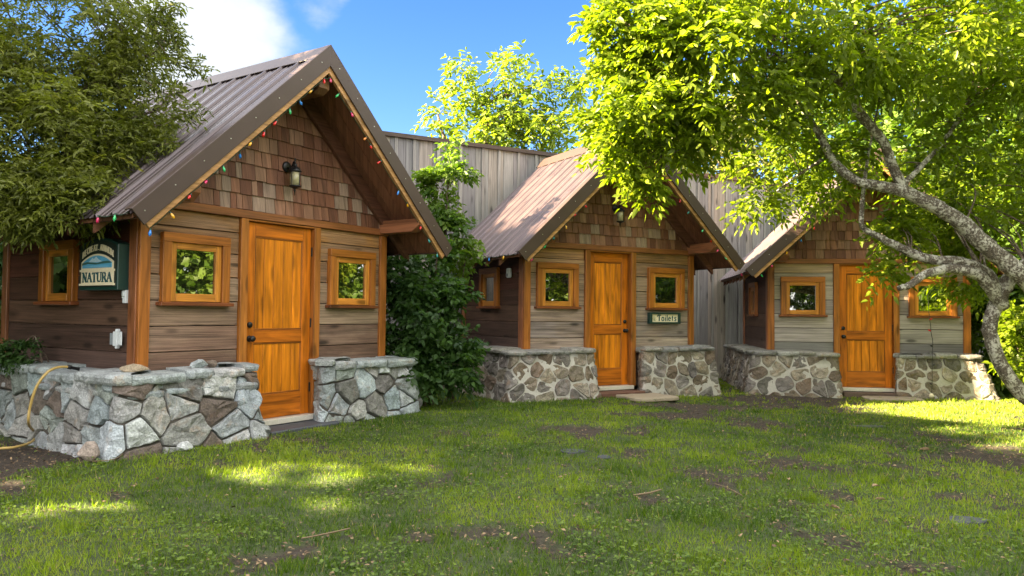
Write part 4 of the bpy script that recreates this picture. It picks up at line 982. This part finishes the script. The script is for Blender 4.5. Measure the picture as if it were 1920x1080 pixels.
# ------------------------------------------------------------------ lanterns
def lantern(i, x, z, label):
    p = hl(i, x, -.022, z); T = thing('wall_lantern', label, 'lantern', p, HUTS[i]['a'], 'black lanterns in the gables')
    m = MB(); m.lathe([(.001, 0), (.058, 0), (.058, -.008), (.045, -.016), (.03, -.02), (.001, -.024)], (0, 0, .05), 20, axis=1); m.build('back_plate', M_BLACK, T, smooth_=True)
    m = MB(); p_, r_ = cat([(Vector((0, -.01, .05)), .011), (Vector((0, -.05, .02)), .011), (Vector((0, -.085, .05)), .011), (Vector((0, -.11, .09)), .011), (Vector((0, -.13, .085)), .012)], 5); m.tube(p_, r_, 8); m.build('arm', M_BLACK, T, smooth_=True)
    cy = -.13
    m = MB(); m.lathe([(.001, .135), (.006, .13), (.009, .115), (.005, .1), (.006, .075), (.02, .07), (.022, .055), (.016, .048), (.03, .04), (.052, .02), (.066, .0), (.068, -.012), (.06, -.018), (.001, -.02)], (0, cy, 0), 20); m.build('cap', M_BLACK, T, smooth_=True)
    m = MB(); m.lathe([(.05, -.019), (.053, -.08), (.05, -.16), (.047, -.16), (.05, -.08), (.047, -.019)], (0, cy, 0), 20); m.build('lamp_glass', M_LAMPG, T, smooth_=True)
    for k in range(4):
        a = math.pi/4+k*math.pi/2-.5; m = MB(); m.tube([(.058*math.cos(a), cy+.058*math.sin(a), -.015), (.056*math.cos(a), cy+.056*math.sin(a), -.165)], .0045, 6); m.build('cage_bar', M_BLACK, T)
    m = MB(); m.lathe([(.001, -.158), (.06, -.158), (.062, -.168), (.055, -.175), (.03, -.182), (.018, -.19), (.01, -.2), (.013, -.21), (.006, -.225), (.001, -.265)], (0, cy, 0), 20); m.build('bottom_ring', M_BLACK, T, smooth_=True)
    m = MB(); m.lathe([(.001, -.03), (.012, -.035), (.012, -.09), (.02, -.10), (.001, -.13)], (0, cy, 0), 10); m.build('bulb', M_CREAM, T, smooth_=True)
lantern(0, 1.59, 2.60, 'black wall lantern in the gable of the nearest hut')
lantern(1, 1.575, 2.66, 'black wall lantern in the gable of the middle hut')

# ------------------------------------------------------------------ signs
G = {  # stroke letters on a unit cell: x0, z0, x1, z1, weight (1 thick, .45 thin); serif bars are added at the ends listed last
 'N': ([(.18, 0, .18, 1, .5), (.18, 1, .82, 0, 1), (.82, 0, .82, 1, .5)], [(.18, 0), (.14, 1), (.82, 1)]),
 'A': ([(.08, 0, .48, 1, .5), (.46, 1, .88, 0, 1), (.25, .36, .7, .36, .4)], [(.08, 0), (.88, 0)]),
 'T': ([(.5, 0, .5, 1, 1), (.08, .97, .92, .97, .45), (.08, .97, .08, .8, .4), (.92, .97, .92, .8, .4)], [(.5, 0)]),
 'U': ([(.18, 1, .18, .25, 1), (.18, .25, .35, .03, .8), (.35, .03, .65, .03, .5), (.65, .03, .82, .25, .5), (.82, .25, .82, 1, .5)], [(.18, 1), (.82, 1)]),
 'R': ([(.18, 0, .18, 1, 1), (.18, .97, .6, .97, .45), (.6, .97, .78, .75, .8), (.78, .75, .6, .5, .8), (.6, .5, .18, .5, .45), (.5, .5, .9, 0, 1)], [(.18, 0), (.9, 0)]),
 'E': ([(.2, 0, .2, 1, 1), (.2, .97, .8, .97, .45), (.2, .5, .65, .5, .45), (.2, .03, .82, .03, .45)], [(.2, 0), (.2, 1)]),
 'C': ([(.82, .85, .6, .98, .5), (.6, .98, .35, .95, .7), (.35, .95, .15, .5, 1), (.15, .5, .35, .05, 1), (.35, .05, .6, .02, .7), (.6, .02, .84, .18, .5)], []),
 'I': ([(.5, 0, .5, 1, 1)], [(.5, 0), (.5, 1)]),
 'M': ([(.1, 0, .14, 1, .5), (.14, 1, .5, .1, 1), (.5, .1, .86, 1, .5), (.86, 1, .9, 0, 1)], [(.1, 0), (.9, 0), (.12, 1), (.88, 1)]),
 '.': ([(.5, .05, .5, .16, 1.2)], []),
 't0': ([(.5, 0, .5, .93, 1.2), (.02, .80, .3, .97, .8), (.3, .97, .95, .93, 1), (.02, .80, .1, .66, .6)], []),
 'o': ([(.15, .3, .3, .58, .9), (.3, .58, .6, .62, .8), (.6, .62, .82, .3, .9), (.82, .3, .65, .04, .9), (.65, .04, .3, .04, .8), (.3, .04, .15, .3, .9)], []),
 'i': ([(.5, 0, .5, .6, 1), (.5, .76, .5, .88, 1)], [(.5, 0)]),
 'l': ([(.5, 0, .5, 1, 1)], [(.5, 0)]),
 'e': ([(.15, .33, .82, .36, .7), (.82, .36, .6, .62, .9), (.6, .62, .3, .58, .8), (.3, .58, .14, .3, 1), (.14, .3, .35, .03, .9), (.35, .03, .8, .12, .7)], []),
 't': ([(.45, .85, .45, .1, 1), (.45, .1, .75, .04, .7), (.15, .6, .8, .6, .6)], []),
 's': ([(.78, .55, .4, .62, .7), (.4, .62, .22, .47, .9), (.22, .47, .72, .2, 1), (.72, .2, .5, .02, .9), (.5, .02, .15, .1, .7)], []),
}
def letters(m, keys, place, h_, cw, wt, y, d=.004, serif=.28):
    """place(t, z): maps a run position and height to x, z on the board"""
    x = 0
    for kx in keys:
        cwk = cw*{'I': .55, '.': .5, 'M': 1.25, 'i': .5, 'l': .5, ' ': .5, 't0': 1.15, 't': .75}.get(kx, 1)
        if kx in G:
            st_, se = G[kx]
            def quad(x0, z0, x1, z1, w_):
                a, b = place(x+x0*cwk, z0*h_), place(x+x1*cwk, z1*h_); L = math.hypot(b[0]-a[0], b[1]-a[1]); nx_, nz_ = -(b[1]-a[1])/L*w_/2, (b[0]-a[0])/L*w_/2
                m.prism([(a[0]+nx_, a[1]+nz_), (b[0]+nx_, b[1]+nz_), (b[0]-nx_, b[1]-nz_), (a[0]-nx_, a[1]-nz_)], y-d-rnd.random()*.0008, y, 1)
            for x0, z0, x1, z1, w_ in st_: quad(x0, z0, x1, z1, wt*w_)
            for sx, sz in se: quad(sx-serif*.7, sz, sx+serif*.7, sz, wt*.4)
        x += cwk
def arch(x0, x1, z0, zs, zc, n=12):      # rectangle with an arched top
    p = [(x0, z0), (x1, z0)]
    for k in range(n+1):
        t = k/n; x = x1+(x0-x1)*t; p.append((x, zs+(zc-zs)*(1-(2*t-1)**2)))
    return p
def natura():
    p = hl(0, -.012, .80, 1.30); T = thing('lake_sign', 'dark green arched sign reading RECREAT ANIMUM NATURA beside the left window of the nearest hut', 'sign', p, HUTS[0]['a']-math.pi/2)
    T.location = hl(0, 0.0, .78, 1.30)
    w_, hs_, hc = .64, .41, .47; y = -.11
    m = MB(); m.prism(arch(0, w_, 0, hs_, hc), y, .015, 1); m.build('case', M_GREEN, T, bevel=.006)
    m = MB(); m.prism(arch(.02, w_-.02, .03, hs_-.02, hc-.02), y-.004, y+.002, 1); m.build('face', flat('black green field', (.012, .02, .018), .5), T)
    m = MB(); m.prism(arch(.055, w_-.055, .185, .255, .328), y-.012, y-.003, 1); m.box(.035, w_-.035, y-.016, y-.003, .168, .186); m.box(.05, w_-.05, y-.010, y-.0035, .06, .168); m.box(.03, w_-.03, y-.018, y-.0035, .042, .06); m.build('cream_frame', M_CREAM, T)
    m = MB(); m.prism(arch(.075, w_-.075, .2, .245, .312), y-.0145, y-.011, 1); pic = m.build('lake_picture', M_SKYP, T)
    m = MB(); m.prism([(.075, .245), (.16, .256), (.25, .25), (.33, .243), (.42, .256), (.5, .262), (.563, .248), (.563, .24), (.45, .238), (.3, .23), (.18, .238), (.075, .226)], y-.0165, y-.0146, 1); m.build('hills', flat('painted hills', (.04, .12, .10), .5), pic)
    m = MB(); m.prism([(.19, .255), (.25, .292), (.27, .28), (.31, .302), (.35, .275), (.41, .257), (.33, .25)], y-.0162, y-.0147, 1); m.build('snow_peaks', flat('painted snow', (.45, .62, .72), .5), pic)
    m = MB(); m.prism([(.09, .215), (.3, .222), (.52, .213), (.5, .207), (.2, .206)], y-.0163, y-.0147, 1); m.build('lake', flat('painted lake', (.15, .42, .62), .4), pic)
    m = MB(); letters(m, 'NATURA', lambda t, z: (.075+t, .075+z), .082, .082, .021, y-.010); m.build('lettering', M_NAVY, T)
    def arc(t, z):
        x = .062+t; u = (x-w_/2)/(w_/2-.05); return (x, .285+.075*(1-u*u)+z)
    m = MB(); letters(m, list('RECREAT.')+[' ']+list('ANIMUM'), arc, .052, .0365, .0125, y-.005, serif=.3); m.build('lettering', M_CREAM, T)
natura()
def toilets():
    T = thing('toilets_sign', 'small framed sign reading Toilets below the right window of the middle hut', 'sign', hl(1, 2.23, -.0, .955), HUTS[1]['a'])
    m = MB(); w_, h_ = .62, .175; y = -.055
    m.box(0, w_, y, .017, 0, .026); m.box(0, w_, y, .017, h_-.026, h_); m.box(0, .05, y, .0169, .026, h_-.026); m.box(w_-.04, w_, y, .0169, .026, h_-.026); m.build('frame', M_GREEN, T, bevel=.004)
    m = MB(); m.box(.05, w_-.04, y+.03, .0165, .026, h_-.026); m.build('board', M_CREAM, T)
    m = MB(); letters(m, ['t0', 'o', 'i', 'l', 'e', 't', 's'], lambda t, z: (.165+t, .042+z), .098, .068, .017, y+.03); m.build('lettering', M_NAVY, T)
    m = MB()
    for a in (.2, .8, 1.4, 2.0, 2.6): m.tube([(.105, y+.028, .05), (.105+.045*math.cos(a), y+.028, .05+.07*math.sin(a))], .0022, 4)
    m.tube([(.085, y+.028, .045), (.13, y+.028, .05)], .003, 4); m.build('leaf_emblem', flat('emblem green', (.2, .3, .14), .6), T)
toilets()

# ------------------------------------------------------------------ electric fittings
def outlet():
    T = thing('outlet_box', 'pale grey weatherproof outlet with open cover low on the nearest hut side wall', 'outlet', hl(0, .018, .30, .80), HUTS[0]['a']-math.pi/2)
    m = MB(); m.box(-.035, .035, -.05, 0, 0, .13); m.prism([(-.012, .13), (.025, .13), (.018, .155), (-.005, .155)], -.045, -.01, 1); m.prism([(-.01, 0), (.022, 0), (.016, -.022), (-.005, -.022)], -.045, -.01, 1); m.build('box', M_WHITE, T, bevel=.004)
    m = MB(); m.box(.04, .10, -.045, -.037, .01, .125); m.build('cover', M_WHITE, T, bevel=.003)
    m = MB(); m.box(-.10, -.04, -.04, -.034, .01, .115); m.build('cover', flat('clear grey lid', (.25, .28, .3), .2), T, bevel=.003)
outlet()
def photocell():
    T = thing('switch_box', 'small pale grey switch box below the lake sign on the nearest hut', 'switch', hl(0, .018, .17, 1.185), HUTS[0]['a']-math.pi/2)
    m = MB(); m.box(-.025, .025, -.05, 0, 0, .12); m.box(-.02, .015, -.062, -.05, .06, .11); m.build('box', M_WHITE, T, bevel=.004)
    m = MB(); m.lathe([(.006, -.03), (.014, -.03), (.014, -.04), (.006, -.04), (.006, -.03)], (-.038, 0, .055), 12, axis=1); m.build('loop', M_WHITE, T)
photocell()
def fitting():
    T = thing('light_fitting', 'small white box light fitting under the left eave of the middle hut', 'light fitting', hl(1, .018, .43, 1.62), HUTS[1]['a']-math.pi/2)
    m = MB(); m.box(-.045, .045, -.06, 0, 0, .14); m.build('body', M_WHITE, T, bevel=.015)
    m = MB(); m.box(-.03, .03, -.066, -.06, .015, .06); m.build('lens', flat('grey lens', (.3, .33, .36), .2), T, bevel=.003)
fitting()

# ------------------------------------------------------------------ coloured light strings
S1 = [('r', 1.529, 3.595), ('p', 1.604, 3.63), ('y', 1.366, 3.357), ('b', 1.215, 3.253), ('g', 1.098, 3.139), ('r', 0.934, 2.972), ('r', 0.798, 2.867), ('y', 0.663, 2.741), ('b', 0.532, 2.595), ('g', 0.375, 2.436), ('p', 0.217, 2.296), ('r', 0.059, 2.141), ('y', -0.125, 2.012), ('b', -0.29, 1.894)]
S1r = [('g', 1.739, 3.511), ('p', 1.902, 3.373), ('o', 2.138, 3.277), ('r', 2.206, 3.107), ('r', 2.368, 2.948), ('b', 2.67, 2.69), ('y', 2.807, 2.561), ('r', 3.06, 2.392), ('t', 3.207, 2.138), ('t', 3.377, 2.027)]
S2 = [('r', 0.61, 2.682), ('r', 0.464, 2.551), ('y', 0.283, 2.4), ('t', 0.111, 2.238), ('g', -0.024, 2.08), ('p', -0.23, 1.95)]
S2r = [('r', 2.324, 2.95), ('t', 2.498, 2.80), ('g', 2.775, 2.58), ('r', 2.934, 2.42), ('p', 3.088, 2.28), ('g', 3.214, 2.15)]
S3 = [('r', 0.599, 2.639), ('b', 0.384, 2.435), ('y', 0.184, 2.25), ('p', -0.045, 2.069), ('g', -0.216, 1.93)]
def string(i, rake, eave, label):
    T = thing('light_string', label, 'light string', hl(i, 0, 0, 0), HUTS[i]['a'], 'coloured bulbs strung along the gables')
    def bulb(p, c, tilt):
        m = MB(); m.lathe([(.001, 0), (.008, 0), (.009, -.014), (.011, -.020), (.0135, -.030), (.0115, -.042), (.005, -.052), (.001, -.056)], (0, 0, 0), 10)
        o = m.build('bulb', BULB[c], T, smooth_=True); o.location = p; o.rotation_euler = tilt
        s_ = MB(); s_.lathe([(.001, .012), (.009, .012), (.0095, -.006), (.001, -.006)], (0, 0, 0), 8); s_.build('socket', M_WIRE, o)
    for side_ in rake:
        side_ = sorted(side_, key=lambda b: b[1]); pts = []
        for c, x, z in side_:
            zz = line(x, .185)-.012; yy = -.627 + (.0)
            pts.append(Vector((x, yy, zz))); bulb((x+rnd.uniform(-.01, .01), yy-.006, zz-.012), c, (rnd.uniform(-.5, .5), rnd.uniform(-.9, .9), 0))
        fine = []
        for a, b in zip(pts[:-1], pts[1:]): fine += [a.lerp(b, t/4)+Vector((0, 0, -.012*math.sin(math.pi*t/4))) for t in range(4)]
        fine.append(pts[-1]); m = MB(); m.tube(fine, .0035, 5); m.build('wire', M_WIRE, T)
    if eave:
        pts = [Vector((-.46, -.60, 1.90))]
        for c, y, z in eave:
            p = Vector((-.475, y, 1.893)); pts.append(p); bulb(p+Vector((0, 0, -.012)), c, (rnd.uniform(-.2, .2), rnd.uniform(-.3, .3), 0))
        m = MB(); fine = []
        for a, b in zip(pts[:-1], pts[1:]): fine += [a.lerp(b, t/5)+Vector((0, 0, -.02*math.sin(math.pi*t/5))) for t in range(5)]
        fine.append(pts[-1]); m.tube(fine, .0035, 5); m.build('wire', M_WIRE, T)
string(0, (S1, S1r), [('g', -.45, 0), ('p', -.2, 0)], 'string of coloured bulbs along the gable edge of the nearest hut')
string(1, (S2, S2r), [('y', -.27, 0), ('b', .18, 0), ('g', .58, 0), ('p', .88, 0)], 'string of coloured bulbs along the gable and left eave of the middle hut')
string(2, (S3,), [('p', -.28, 0)], 'string of coloured bulbs along the gable edge of the farthest hut')
def hanging():
    T = thing('hanging_wire', 'dark wire with small unlit bulbs hanging down the farthest hut to a white ball', 'wire', hl(2, 0, 0, 0), HUTS[2]['a'])
    a = Vector((2.47, -.10, 1.62)); b = Vector((2.42, -.36, -.06)); pts = []
    for k in range(29):
        t = k/28; pts.append(a.lerp(b, t)+Vector((rnd.uniform(-.008, .008), -.12*math.sin(math.pi*t)*(1 if t > .4 else .6), 0)))
    m = MB(); m.tube(pts, .0045, 5); m.build('wire', M_BLACK, T)
    for k, c in ((8, 'r'), (11, 'r'), (15, 'r'), (20, 'y'), (25, 'b')):
        m = MB(); m.lathe([(.001, .0), (.009, 0), (.013, -.03), (.001, -.05)], (0, 0, 0), 8); o = m.build('bulb', BULB[c] if k < 15 else M_BLACK, T, smooth_=True); o.location = pts[k]; o.rotation_euler = (0, 2.0 if k % 2 else -2.0, 0)
    m = MB(); m.lathe([(.001, .04), (.022, .033), (.038, .01), (.038, -.012), (.022, -.033), (.001, -.04)], tuple(b+Vector((0, -.01, .0))), 14); m.build('ball', M_CREAM, T, smooth_=True)
hanging()

# ------------------------------------------------------------------ hose and loose stones
def hose():
    P = [at(128, 688, 6.70), at(108, 689, 6.60), at(88, 699, 6.50), at(68, 726, 6.45), at(56, 765, 6.45), at(54, 795, 6.5)]
    g = [onground(66, 813, .05), onground(60, 828, .03), onground(30, 838, .03), onground(0, 841, .03), onground(-60, 846, .03)]
    p, r = cat([(q, .011) for q in P+g], 7)
    T = thing('garden_hose', 'tan garden hose hanging off the left end of the stone base onto the soil', 'hose', onground(30, 838, 0)); o = Vector(T.location)
    m = MB(); m.tube([q-o for q in p], .0115, 9); m.build('tube', M_HOSE, T, smooth_=True)
    a, b = p[0]-o, at(148, 692, 6.78)-o; m = MB(); d = (b-a); m.tube([a-d*.1, a, a+d*.25, a+d*.3, a+d*.75, a+d], [.013, .018, .02, .014, .014, .017], 10); m.build('nozzle', M_BLACK, T, smooth_=True)
hose()
def rock(name, label, c, size, col, rz=0, group=None, seed=1, cat_='stone'):
    import bmesh
    bm = bmesh.new(); rr = random.Random(seed)
    for k in range(22):
        v = Vector((rr.gauss(0, 1), rr.gauss(0, 1), rr.gauss(0, 1))).normalized(); bm.verts.new((v.x*size[0]/2, v.y*size[1]/2, v.z*size[2]/2))
    bmesh.ops.convex_hull(bm, input=bm.verts); me = bpy.data.meshes.new(name); bmesh.ops.delete(bm, geom=[v for v in bm.verts if not v.link_faces], context='VERTS'); bm.to_mesh(me); bm.free()
    ca = me.attributes.new('col', 'FLOAT_COLOR', 'POINT'); ca.data.foreach_set('color', [q for _ in me.vertices for q in (*col, 1)])
    me.materials.append(M_STONE); o = bpy.data.objects.new(name, me); COL.objects.link(o); o.location = c; o.rotation_euler = (0, 0, rz)
    b = o.modifiers.new('bevel', 'BEVEL'); b.width = min(size)*.08; b.segments = 2; return tag(o, label, cat_, group)
rock('loose_stone', 'tan weathered stone lying on the corner of the nearest hut stone base', hl(0, -.1, -.14, .625), (.24, .15, .09), (.36, .29, .20), .4, None, 3)
rock('loose_stone', 'pale grey angular stone on the front cap of the nearest hut base', hl(0, .50, -.17, .63), (.20, .12, .10), (.36, .40, .41), 1.2, None, 5)
rock('loose_stone', 'small brown stone beside the pale one on the front cap', hl(0, .66, -.12, .625), (.13, .11, .08), (.18, .14, .11), 1.0, None, 8)
c = onground(173, 858, .0); rock('loose_stone', 'pinkish boulder standing on the soil at the corner of the nearest hut', (c.x+.02, c.y-.10, .07), (.18, .15, .18), (.33, .27, .23), .3, None, 12)
c = onground(352, 843, .0); rock('loose_stone', 'small white stone on the grass in front of the nearest hut base', (c.x, c.y-.06, .035), (.14, .10, .10), (.5, .52, .52), .7, None, 15)
# dark paving stones showing through the grass
for px, py, sx, sy, lab in [(1073, 851, .26, .22, 'dark blue grey paving stone showing through the middle of the lawn, larger of two'), (1133, 862, .13, .15, 'smaller dark paving stone beside the larger one in the lawn'), (1815, 971, .26, .16, 'dark paving stone in the lawn near the right edge'), (1632, 792, .42, .16, 'dark flat stone in the grass in front of the farthest hut door')]:
    c = onground(px, py, -.03); n = 9; m = MB(); m.prism([(sx/2*math.cos(k*6.283/n)*rnd.uniform(.8, 1.15), sy/2*math.sin(k*6.283/n)*rnd.uniform(.8, 1.15)) for k in range(n)], -.03, .0, 2); o = m.build('paving_stone', M_SLATE, None, bevel=.004)
    o.location = (c.x, c.y, float(groundz(np.array(c.x), np.array(c.y)))+.003); tag(o, lab, 'paving stone', 'dark paving stones set in the lawn')
def stick(pts, r, label, name='twig', mat=None):
    P = [onground(x, y, .0) for x, y in pts]; P = [Vector((p.x, p.y, float(groundz(np.array(p.x), np.array(p.y)))+.028)) for p in P]
    p_, r_ = cat([(q, r*.7) for q in P], 4); m = MB(); m.tube(p_, r_, 6, wob=.3); tag(m.build(name, mat or M_TWIG, None, smooth_=True), label, 'twig')
stick([(565, 1018), (610, 1009), (656, 998)], .006, 'long thin dry twig on the grass at the front')
stick([(1188, 937), (1215, 933), (1240, 926)], .008, 'short brown twig on the lawn in the middle')
stick([(1340, 912), (1365, 920), (1392, 935)], .004, 'thin crooked twig on the lawn right of the middle')
stick([(172, 873), (215, 868), (238, 850), (246, 842)], .005, 'dry stem curving from the pinkish boulder')
for px, py, L_, a_, lab in [(1575, 957, .09, 1.9, 'pale curled dry leaf lying alone in the lawn'), (1723, 838, .13, .2, 'dry brown leaf on the bare patch at right'), (1635, 911, .08, .4, 'dry tan leaf in the lawn, left of a pair'), (1480, 902, .07, 1.4, 'upright pale dry leaf on a dark patch'), (1640, 936, .08, .1, 'dry tan leaf nearest of the pair')]:
    c = onground(px, py, 0); z = float(groundz(np.array(c.x), np.array(c.y)))+.035
    V, Fq, tt = leaf_mesh(np.array([[0, 0, 0.]]), np.array([[math.cos(a_), math.sin(a_), .25]]), np.array([L_]), np.array([.9]), .35, .4, .3, 2)
    o = npmesh('fallen_leaf', V, Fq, tt, M_LITTER); o.location = (c.x, c.y, z); so_ = o.modifiers.new('thick', 'SOLIDIFY'); so_.thickness = .0012; tag(o, lab, 'leaf', 'dry leaves lying on the lawn')
